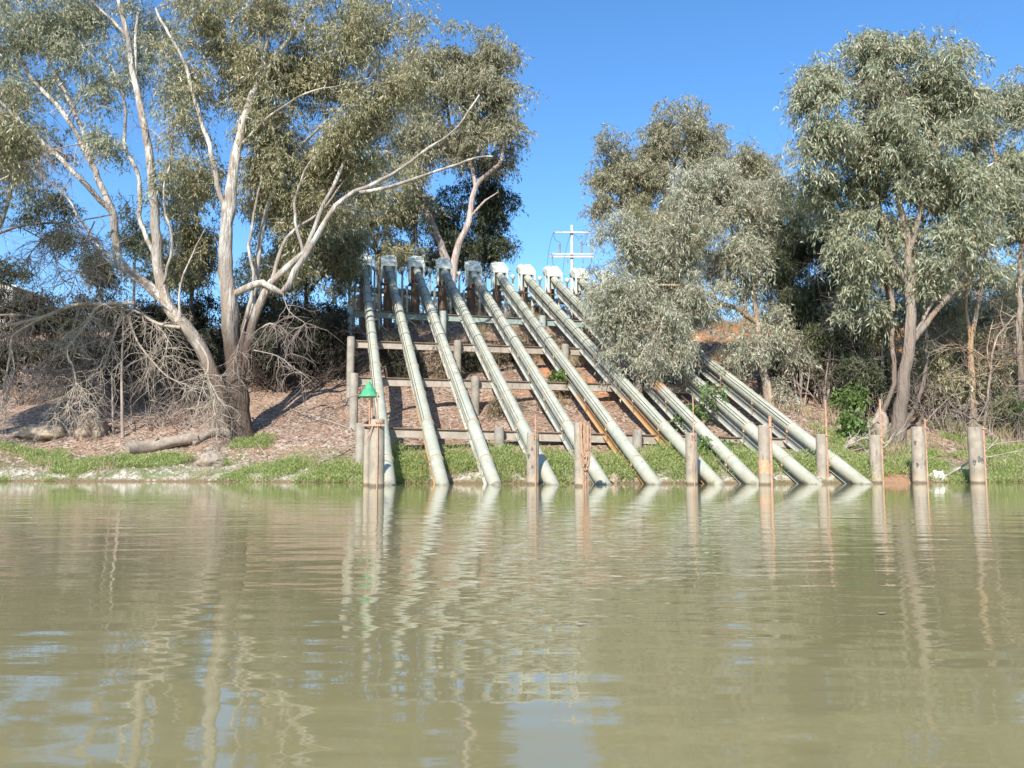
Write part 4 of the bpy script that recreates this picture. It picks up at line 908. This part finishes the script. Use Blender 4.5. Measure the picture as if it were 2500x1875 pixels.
for k, (px, py, Y, rx, ry, lf, l_) in enumerate([(2010, 830, 38.5, 45, 40, 'leaf_needle', 'drooping green bush lit by sun in front of the dark hollow'), (2090, 900, 37, 40, 40, 'leaf_needle', 'small dark green bush deep in the dark hollow at right'), (1950, 850, 38.5, 35, 50, 'leaf_silver', 'small silvery bush beside the overhanging tree trunk'),
        (2150, 830, 37.5, 40, 70, 'leaf_gum', 'upright grey green bush just left of the tall gum trunk'), (2270, 860, 37, 45, 50, 'leaf_gum', 'upright grey green bush just right of the tall gum trunk'), (2330, 850, 38.5, 50, 50, 'leaf_gum', 'grey green bush left of the slender orange gum'),
        (2440, 860, 38.5, 50, 60, 'leaf_gum', 'grey green bush between the pale bare sapling and the right edge'), (2490, 1000, 36, 40, 40, 'leaf_green', 'fresh green low bush at the right edge'),
        (2180, 760, 39, 60, 50, 'leaf_blue', 'hanging blue green foliage clump behind the tall gum fork'), (2300, 740, 39.5, 70, 60, 'leaf_blue', 'blue green young gum right of the tall gum fork'), (2450, 690, 40, 60, 60, 'leaf_blue', 'blue green young gum behind the right edge trunks'),
        (2060, 760, 40, 50, 50, 'leaf_silver', 'silvery foliage clump lit in front of the fine needled tree')]):
    bush('bush', l_, 'bush', 'bushes under the right gums', px, py, Y, rx, ry, .9, 14, M[lf], M['twig'], seed=80+k, L=.18, W=.036, clump=.42, n_spray=18, thr=-.1, bare=8)
# bare twiggy scrub ----------------------------------------------------------
TW = [(2150, 960, 37, 1.5, 'tangle of bare grey twigs left of the tall gum trunk'), (2270, 985, 36, 1.7, 'tangle of bare grey twigs right of the tall gum trunk'), (2340, 1010, 35, 1.6, 'bare twiggy scrub behind the post with dark patches'), (2450, 1000, 35.5, 1.9, 'bare twiggy scrub behind the rightmost post'),
      (2060, 800, 41, 2.4, 'bare brown twigs above the dark shaded shrubs'), (2240, 840, 39, 2.2, 'bare branching scrub in front of the orange bank'), (2360, 880, 38, 2.4, 'bare tall twigs behind the slender forked gum'), (2490, 900, 37, 2.4, 'bare tall twigs at the right edge')]
TW += [(2020, 900, 38.5, 1.9, 'bare twigs in the dark hollow under the fine needled tree'), (2190, 880, 38, 2.6, 'tall bare twigs directly behind the tall gum trunk'), (2290, 900, 37, 2.3, 'mass of bare branching twigs between the tall gum and the slender gum'),
       (2420, 950, 36.5, 2.3, 'mass of bare branching twigs between the slender gum and the dark trunk'), (2110, 900, 37.5, 1.8, 'bare twigs just above the bright green leafy bush'), (2345, 930, 36.5, 2.0, 'bare brown twigs left of the slender orange trunk')]
for k, (px, py, Y, hh, l_) in enumerate(TW):
    random.seed(900+k); q = P(px, py, Y); g = Vector((q.x, q.y, G(q.x, q.y))); m = MB()
    for j in range(8): twigs(m, g+Vector((random.uniform(-.5, .5), random.uniform(-.4, .4), -.05)), (random.gauss(0, .4), random.gauss(0, .4), 1), hh*random.uniform(.6, 1.5), random.uniform(.014, .04), 2, 4, .02, .42)
    tag(m.build('dry_scrub', M['twig'], None, 0, g), l_, 'scrub', 'bare scrub on the right bank')

# dead branches, logs, mounds on the left ------------------------------------
def deadwood(name, label, Y, limbs, mat, hang=0, seed=0, tw=.9, cat='dead branch', grav=-.5):
    random.seed(seed); m = MB(); w0 = None
    for pts, r0, r1 in limbs:
        c = crv([P(x, y, Y+(o[0] if o else 0)) for x, y, *o in pts], .25, .05); n = len(c); w0 = w0 or c[0]
        m.tube(c, [r0+(r1-r0)*i/(n-1) for i in range(n)], 8, True, .12)
        for k in range(int(hang*2)):
            j = random.randrange(n//4, n); twigs(m, c[j], (random.gauss(0, .6), random.gauss(0, .4), random.gauss(-.3, .5)), tw*random.uniform(.6, 1.7), max(.017, r1*.55), 2, 4, grav, .55)
    return tag(m.build(name, mat, None, 0, w0), label, cat, 'dead branches on the left bank')
deadwood('dead_branch', 'long arching dead branch reaching to the left edge', 37.6, [([(300, 745), (225, 742), (180, 745), (115, 770), (60, 785), (0, 800), (-40, 810)], .10, .05), ([(110, 772), (60, 800), (30, 822), (25, 860), (18, 905), (8, 960, -.3), (5, 1010, -.5)], .07, .025), ([(27, 850), (35, 905), (22, 960), (10, 1025)], .035, .012)], M['dead'], 7, 1, 1.0)
deadwood('dead_branch', 'crooked pale dead branch bending down to a brush of fine twigs', 37.2, [([(330, 740), (245, 745), (215, 785), (180, 830), (160, 860), (178, 890), (185, 930), (183, 950)], .085, .03), ([(240, 750), (200, 790), (150, 825)], .04, .015)], M['dead'], 12, 2, .9)
deadwood('dead_branch', 'fan of fine drooping dead twigs above the pale clay mound', 36.8, [([(185, 935), (180, 970), (175, 1000)], .02, .01), ([(185, 935), (195, 980), (205, 1010)], .02, .01), ([(183, 940), (165, 985), (130, 1020)], .02, .008), ([(186, 940), (150, 980), (120, 1040)], .018, .008), ([(186, 936), (210, 960), (222, 1000)], .018, .008)], M['dead'], 9, 3, .7)
deadwood('dead_branch', 'tangled grey dead boughs between the mound and the leaning gum', 37.8, [([(440, 800), (385, 790), (330, 760), (270, 755), (235, 765)], .08, .04), ([(380, 790), (410, 830), (400, 870)], .04, .02), ([(310, 770), (340, 840), (370, 880), (410, 920), (470, 945)], .06, .02), ([(300, 760), (275, 830), (250, 905), (200, 935)], .05, .02)], M['dead'], 16, 4, 1.1, grav=-.35)
deadwood('dead_branch', 'dead drooping spray hanging in front of the leaning gum base', 35.4, [([(480, 830), (505, 870), (510, 920), (520, 980), (530, 1040), (528, 1080)], .05, .015), ([(508, 900), (490, 960), (480, 1000)], .03, .01), ([(512, 930), (530, 970), (540, 1010)], .03, .01)], M['dead'], 14, 5, .8)
deadwood('dead_branch', 'grey dead branches crossing the upper left bank', 39.6, [([(0, 770), (40, 768), (100, 775)], .06, .03), ([(240, 830), (160, 860), (90, 900)], .06, .02), ([(60, 905), (120, 908), (200, 895)], .07, .04)], M['twig'], 14, 6, 1.2, grav=-.2)
deadwood('dead_branch', 'fine bare twigs hanging from the leaning gum at left', 36.1, [([(275, 524), (180, 545), (90, 600), (40, 680)], .035, .012), ([(230, 540), (200, 620), (180, 690)], .03, .01), ([(200, 350), (120, 370), (30, 420)], .03, .01), ([(60, 560), (120, 600), (150, 680)], .03, .01)], M['twig'], 16, 7, 1.3, grav=-.15)
deadwood('dead_branch', 'thin dead twigs reaching right of the thick gum over the litter slope', 36.0, [([(620, 855), (680, 870), (720, 900), (760, 930)], .03, .01), ([(640, 800), (660, 790), (682, 798)], .05, .03), ([(690, 715), (705, 760), (745, 790), (725, 800)], .03, .01), ([(600, 780), (570, 880), (540, 920)], .025, .01)], M['twig'], 8, 8, .9)
for k, (x_, y0, y1, r_, l_) in enumerate([(277, 1062, 760, .055, 'thin grey sapling trunk standing over the clay mound'), (300, 1068, 730, .085, 'thicker grey sapling trunk beside the thin one'), (322, 1035, 880, .035, 'short thin sapling right of the paired saplings')]):
    q = hit(x_, y0); m = MB(); m.tube(crv([q-Vector((0, 0, .2)), P(x_-3, (y0+y1)/2, q.y), P(x_+4, y1, q.y+.2)], .4, .04), [r_*(1-.05*j) if r_*(1-.05*j) > .02 else .02 for j in range(len(crv([q-Vector((0, 0, .2)), P(x_-3, (y0+y1)/2, q.y), P(x_+4, y1, q.y+.2)], .4, .04)))], 8)
    random.seed(k)
    for j in range(4): twigs(m, P(x_+3, y1+random.uniform(0, 90), q.y+.15), (random.gauss(0, 1), -.3, .2), .9, .015, 1, 4, -.3)
    tag(m.build('sapling', M['twig'], None, 0, q), l_, 'sapling', 'bare saplings on the left bank')
LS = [(40, 885, 42.7, 1.5, 'brown twiggy brush at the far left edge'), (120, 875, 43.2, 1.7, 'brown twiggy brush above the far left log'), (210, 875, 42.7, 1.8, 'brown twiggy brush behind the crooked dead branch'), (300, 865, 42.2, 2.0, 'brown twiggy brush behind the paired saplings'), (390, 865, 41.7, 2.1, 'brown twiggy brush left of the leaning gum'),
      (480, 865, 42.7, 2.0, 'brown twiggy brush between the two big trunks'), (650, 865, 43.2, 2.0, 'dark twiggy brush right of the thick gum'), (720, 875, 43.2, 1.7, 'dark twiggy brush on the shaded slope left of the trestle'), (800, 885, 43.7, 1.5, 'dark twiggy brush beside the left trestle posts'), (400, 945, 38.2, 1.3, 'low twigs in front of the leaning gum')]
for k, (px, py, Y, hh, l_) in enumerate(LS):
    random.seed(700+k); q = P(px, py, Y); g = Vector((q.x, q.y, G(q.x, q.y))); m = MB()
    for j in range(24): twigs(m, g+Vector((random.uniform(-1.3, 1.3), random.uniform(-.5, .5), -.05)), (random.gauss(0, .6), random.gauss(0, .4), .8), hh*random.uniform(.6, 1.4), .03, 2, 4, -.05, .45)
    tag(m.build('dry_scrub', M['twig'] if k not in (6, 7, 8) else M['darktwig'], None, 0, g), l_, 'scrub', 'brush on the left bank')
SH = [(50, 875, 44.0, 85, 46, 'low dark bush standing in for shade behind the brush at the far left'), (190, 872, 44.0, 85, 46, 'low dark bush standing in for shade behind the crooked dead branch'), (325, 872, 43.5, 75, 50, 'low dark bush standing in for shade behind the saplings'), (520, 860, 43.5, 50, 60, 'low dark bush standing in for shade between the two trunks'),
      (650, 840, 44.5, 60, 60, 'dark leafy mass standing in for shade behind the right foot of the thick gum'), (740, 835, 45.0, 70, 60, 'dark leafy mass standing in for shade on the slope left of the trestles'), (820, 840, 44.5, 45, 50, 'dark leafy plant standing in for shade at the trestle end posts')]
for k, (px, py, Y, rx, ry, l_) in enumerate(SH):
    bush('shrub', l_, 'shrub', 'low shrubs standing in for shade on the left slope', px, py, Y, rx, ry, 1.1, 32, M['leaf_shrub_shade'], M['darktwig'], seed=120+k, L=.18, W=.04, clump=.5, n_spray=20)  # bushes added to fill shaded hollows, the shade is in their leaf colour
def lump(name, label, cat, px, py, w_, d_, h_, mat, seed, group=None):
    q = hit(px, py); m = MB(); nu, nv = 40, 22; vs = []
    for j in range(nv+1):
        ph = math.pi*j/nv
        for i in range(nu):
            th = 2*math.pi*i/nu; u = Vector((math.sin(ph)*math.cos(th), math.sin(ph)*math.sin(th), math.cos(ph)))
            k = 1+.34*mnoise.noise(u*1.7+Vector((seed, 0, 0)))+.2*mnoise.noise(u*4+Vector((0, seed, 0)))+.09*mnoise.noise(u*10)
            vs.append(q+Vector((u.x*w_*k, u.y*d_*k, u.z*h_*k+h_*.35)))
    fs = [(j*nu+i, (j+1)*nu+i, (j+1)*nu+(i+1) % nu, j*nu+(i+1) % nu) for j in range(nv) for i in range(nu)]
    m.add(vs, fs, True); return tag(m.build(name, mat, None, 0, q), label, cat, group)
lump('clay_mound', 'pale pointed clay mound under the drooping dead twigs', 'mound', 222, 1065, .62, .6, .75, M['mound'], 1)
lump('clay_mound', 'low flat clay mound left of the pointed mound', 'mound', 110, 1065, 1.1, .7, .38, M['mound'], 5)
lump('tree_stump', 'weathered grey stump block on the slope above the pointed mound', 'stump', 255, 985, .55, .6, .8, M['log'], 9)
lump('tree_stump', 'broad stump beside the paired saplings under the dead boughs', 'stump', 330, 950, .9, .7, .85, M['mound'], 12)
lump('tree_stump', 'root stump at the water edge below the leaning gum', 'stump', 515, 1135, .55, .45, .35, M['log'], 15)
lump('river_stone', 'white stone at the waterline between the two posts at right', 'stone', 2287, 1172, .28, .25, .22, M['stone'], 21)
lump('river_stone', 'pale rock in the weeds between the rope post and the sixth pipe', 'stone', 1502, 1175, .18, .2, .2, M['mound'], 24)
def log(name, label, pts, r0, r1, mat, seed, cat='log', hollow=True, knots=3):
    random.seed(seed); w = [hit(x, y)+Vector((0, 0, dz)) for x, y, dz in pts]; c = crv(w, .2, .08); n = len(c); m = MB()
    rr = [(r0+(r1-r0)*i/(n-1))*(1+.12*mnoise.noise(c[i]*2)) for i in range(n)]
    m.tube(c, rr, 14, not hollow, .2)
    if hollow:
        for e in (0, -1):
            d = (c[1]-c[0]) if e == 0 else (c[-2]-c[-1]); d.normalize()
            m.tube([c[e], c[e]+d*.05, c[e]+d*.5], [rr[e]*1.0, rr[e]*.72, rr[e]*.6], 14, True, .2)
    for k in range(knots):
        j = random.randrange(n); m.tube([c[j], c[j]+Vector((random.gauss(0, .3), -.15, .35))], [rr[j]*.4, rr[j]*.15], 7)
    return tag(m.build(name, mat, None, 0, w[0]), label, cat)
log('fallen_log', 'thick hollow fallen log lying on the beach below the leaning gum', [(310, 1108, .22), (365, 1104, .24), (420, 1095, .28), (480, 1085, .3)], .30, .22, M['log'], 1)
log('fallen_log', 'fallen log on the shaded slope at far left', [(115, 905, .15), (160, 915, .2), (215, 925, .2)], .24, .18, M['log'], 2)
log('fallen_log', 'half buried root log at the foot of the thick gum', [(470, 1090, .1), (520, 1070, .25), (575, 1075, .3)], .14, .2, M['log'], 3)
# driftwood at right
log('driftwood', 'pale driftwood limb lying towards the water right of the last pipe', [(2050, 1115, .1), (2085, 1090, .25), (2110, 1075, .35), (2125, 1055, .5)], .10, .07, M['dead'], 4, 'driftwood', False, 5)
log('driftwood', 'long pale driftwood limb in front of the tall gum base', [(2110, 1118, .08), (2160, 1110, .12), (2210, 1100, .15), (2240, 1092, .2)], .10, .06, M['dead'], 5, 'driftwood', False, 4)
lump('tree_stump', 'gnarled driftwood stump behind the second rod post from the right end pipe', 'stump', 2150, 1075, .35, .4, .85, M['log'], 31)
random.seed(77); m = MB(); q = hit(2120, 1105)
for k in range(16): twigs(m, q+Vector((random.uniform(-.8, .9), random.uniform(0, .8), random.uniform(0, .4))), (random.gauss(0, 1), random.gauss(0, .4), random.uniform(-.1, .6)), random.uniform(.5, 1.2), .04, 1, 5, -.1)
tag(m.build('root_tangle', M['dead'], None, 0, q), 'tangle of grey roots around the driftwood stump', 'roots')
m = MB(); q = hit(2296, 1172); twigs(m, q+Vector((.1, 0, .1)), (.9, .5, .35), 3.6, .05, 2, 6, .0, .15)
tag(m.build('driftwood', M['dead'], None, 0, q), 'thin forked branch slanting up from the white stone', 'driftwood')
# small fallen sticks on the litter
random.seed(31)
for k, (x0, y0, x1, y1, l_) in enumerate([(955, 1084, 1020, 1076, 'pale stick on the litter just right of the cone marker post'), (770, 1140, 885, 1082, 'long pale stick leaning up to the left trestle post'), (640, 1135, 700, 1110, 'stick on the litter below the thick gum'), (700, 1000, 860, 1055, 'crooked stick crossing the litter slope left of the cone post'), (600, 1070, 650, 1120, 'short stick at the foot of the thick gum')]):
    a_, b_ = hit(x0, y0)+Vector((0, 0, .06)), hit(x1, y1)+Vector((0, 0, .10)); m = MB(); mid = a_.lerp(b_, .5); mid.z = max(mid.z, G(mid.x, mid.y)+.08)
    m.tube(crv([a_, mid+Vector((0, 0, .05)), b_], .2, .05), .022, 6); twigs(m, mid, (.5, -.2, .3), .6, .012, 1, 4, -.1)
    tag(m.build('stick', M['dead'], None, 0, a_), l_, 'stick', 'sticks on the left slope')

# ------------------------------------------------------------------ ground cover (uncountable)
def scatter(n, xr, sr, fn):
    out = []
    while len(out) < n:
        x = random.uniform(*xr); s = random.uniform(*sr); y = float(np.interp(x, SHX, SHY))+s
        if fn(x, y, s): out.append((x, y, G(x, y)))
    return np.array(out)
random.seed(5)
def weeds_ok(x, y, s):
    nz = mnoise.noise(Vector((x*.45, y*.6, 3)))
    if x > 12.5 and x < 14.5 and s < .45: return False
    if s < 2.5 and any(abs(x-(q[0].x+(q[1].x-q[0].x)*(y-q[0].y)/(q[1].y-q[0].y))) < .24 for q in PIPES): return False
    if s < .55 and mnoise.noise(Vector((x*1.1, y*.8, 12))) > .12-.1*s: return False
    if -4.6 < x < 12.2: return s < 2.3+nz*1.0 and s > -.05
    if x >= 12.2: return s < 6.5 and nz+.25*mnoise.noise(Vector((x*2, y*2, 1))) > -.22+.05*s
    if x > -10: return s < 1.5+nz*.8 and nz > -.25
    return s < 4.5 and nz+.2*mnoise.noise(Vector((x*2.2, y*2.2, 4))) > .08+.03*s
cl = scatter(4200, (-22, 26), (-.1, 6.5), weeds_ok)
hgt = np.array([random.uniform(.2, .6) if -4.6 < x < 12.2 else random.uniform(.08, .25) for x, y, z in cl])
n_l = 62; base = np.repeat(cl, n_l, 0); hh = np.repeat(hgt, n_l); n = len(base)
base = base+RNG.normal(size=(n, 3))*np.array([.16, .16, 0]); base[:, 2] += RNG.random(n)*hh*1.0-.02
ax = nrm(RNG.normal(size=(n, 3))*np.array([.6, .6, .4])+np.array([0, 0, .8]))
tag(quads_object('bank_weeds', leaf_quads(base, ax, RNG.uniform(.06, .16, n), RNG.uniform(.012, .028, n)), M['grass']), 'low bright green weeds along the waterline', 'weeds', kind='stuff')
rd = scatter(150, (-22, 26), (-.1, 2.2), lambda x, y, s: mnoise.noise(Vector((x*.6, y*.6, 21))) > .05); base = np.repeat(rd, 22, 0); n = len(base)
base = base+RNG.normal(size=(n, 3))*np.array([.13, .13, 0]); ax = nrm(RNG.normal(size=(n, 3))*np.array([.35, .35, .1])+np.array([0, 0, 1]))
tag(quads_object('dry_reeds', leaf_quads(base, ax, np.repeat(RNG.uniform(.25, .75, len(rd)), 22)*RNG.uniform(.5, 1.1, n), np.full(n, .014)), M['drygrass']), 'straw coloured dead stalks among the weeds at the water edge', 'reeds', kind='stuff')
def dry_ok(x, y, s):
    nz = mnoise.noise(Vector((x*.5, y*.5, 8)))
    if -6 < x < 12: return s > 12.5 and nz > -.1 or (s > 7 and nz > .28)
    return (x > 12 and s < 8 and s > 1.5 and nz > 0) or (s > 14 and nz > .1)
tf = scatter(520, (-12, 27), (1.5, 23), dry_ok); nb = 40; base = np.repeat(tf, nb, 0); n = len(base)
base = base+RNG.normal(size=(n, 3))*np.array([.14, .14, 0]); hh = np.repeat(RNG.uniform(.35, .9, len(tf)), nb)
ax = nrm(RNG.normal(size=(n, 3))*np.array([.35, .35, .1])+np.array([0, 0, 1]))
tag(quads_object('dry_grass', leaf_quads(base, ax, hh*RNG.uniform(.5, 1.1, n), np.full(n, .018)), M['drygrass']), 'straw coloured dry grass tufts on the upper bank', 'grass', kind='stuff')
lt = scatter(26000, (-22, 26), (.8, 17), lambda x, y, s: mnoise.noise(Vector((x*.7, y*.7, 5))) > -.35 and (x < 13 or random.random() < .5))
n = len(lt); lt[:, 2] += RNG.random(n)*.04+.005; ax = nrm(RNG.normal(size=(n, 3))*np.array([1, 1, .25])+np.array([0, .0, .1]))
tag(quads_object('leaf_litter', leaf_quads(lt, ax, RNG.uniform(.06, .17, n)*np.where(RNG.random(n) < .06, 2.8, 1), RNG.uniform(.022, .06, n)), M['litter']), 'fallen leaves and bark scattered over the slope', 'leaf litter', kind='stuff')
pb = scatter(900, (-24, -5), (.05, 3.8), lambda x, y, s: mnoise.noise(Vector((x*.8, y*1.2, 6))) > -.15)
mb = MB(); random.seed(8)
for x, y, z in pb:
    r = random.uniform(.03, .09); a0 = random.uniform(0, 6)
    t_ = [Vector((x+math.cos(a0+k*math.pi/3)*r*random.uniform(.7, 1.3), y+math.sin(a0+k*math.pi/3)*r*random.uniform(.7, 1.3), z+r*.25)) for k in range(6)]
    b_ = [Vector((x+(v.x-x)*1.15, y+(v.y-y)*1.15, z-.05)) for v in t_]; tp = Vector((x, y, z+r*.45))
    mb.add(t_+b_+[tp], [(k, (k+1) % 6, 12) for k in range(6)]+[(6+k, 6+(k+1) % 6, (k+1) % 6, k) for k in range(6)])
tag(mb.build('pebbles', weathered('pebble', (.34, .29, .22), (.47, .42, .34), (.3, .25, .18), .5, 5, .9)), 'pale pebbles on the left beach', 'pebbles', kind='stuff')

n = 70; xy = np.stack([RNG.uniform(-14, 14, n), RNG.uniform(2.5, 27, n), np.full(n, .006)], 1); ax = nrm(RNG.normal(size=(n, 3))*np.array([1, 1, 0])); sd_ = np.stack([-ax[:, 1], ax[:, 0], ax[:, 2]], 1)
ln = RNG.uniform(.03, .09, n)[:, None]; wd_ = RNG.uniform(.008, .018, n)[:, None]
tag(quads_object('floating_leaves', np.stack([xy, xy+ax*ln*.45+sd_*wd_, xy+ax*ln, xy+ax*ln*.45-sd_*wd_], 1), M['litter']), 'small leaves floating on the water', 'leaves', kind='stuff')
# ------------------------------------------------------------------ sun, sky, camera
ELEV, AZ = 36.0, 17.0           # sun behind the camera, a little to the left
e, a = math.radians(ELEV), math.radians(AZ)
sd = Vector((-math.sin(a)*math.cos(e), -math.cos(a)*math.cos(e), math.sin(e)))      # towards the sun
sun = bpy.data.lights.new('sun', 'SUN'); sun.energy = 4.4; sun.angle = math.radians(.5); sun.color = (1, .955, .88)
so = bpy.data.objects.new('sun', sun); COL.objects.link(so); so.rotation_euler = sd.to_track_quat('Z', 'Y').to_euler()
wd = bpy.data.worlds.new('World'); SC.world = wd; wd.use_nodes = True; nt = wd.node_tree; nt.nodes.clear()
sk = nt.nodes.new('ShaderNodeTexSky'); sk.sky_type = 'NISHITA'; sk.sun_disc = False; sk.sun_elevation = e
sk.sun_rotation = math.atan2(sd.x, sd.y); sk.air_density = 1.0; sk.dust_density = .3; sk.ozone_density = 5
bg = nt.nodes.new('ShaderNodeBackground'); bg.inputs[1].default_value = .15; wo = nt.nodes.new('ShaderNodeOutputWorld')
hs = nt.nodes.new('ShaderNodeHueSaturation'); hs.inputs['Saturation'].default_value = 1.15
nt.links.new(sk.outputs[0], hs.inputs['Color']); nt.links.new(hs.outputs[0], bg.inputs[0]); nt.links.new(bg.outputs[0], wo.inputs[0])
cam = bpy.data.cameras.new('camera'); cam.sensor_width = 36; cam.lens = 36*F/2500; cam.clip_end = 3000; cam.clip_start = .05
co = bpy.data.objects.new('camera', cam); COL.objects.link(co); co.location = (0, 0, CAMZ); co.rotation_euler = (math.pi/2+TP, 0, 0); SC.camera = co
SC.view_settings.view_transform = 'Standard'; SC.view_settings.look = 'None'; SC.view_settings.gamma = 1; SC.view_settings.exposure = .68
SC.cycles.max_bounces = 6; SC.cycles.diffuse_bounces = 3; SC.cycles.glossy_bounces = 3; SC.cycles.transmission_bounces = 4; SC.cycles.caustics_reflective = False
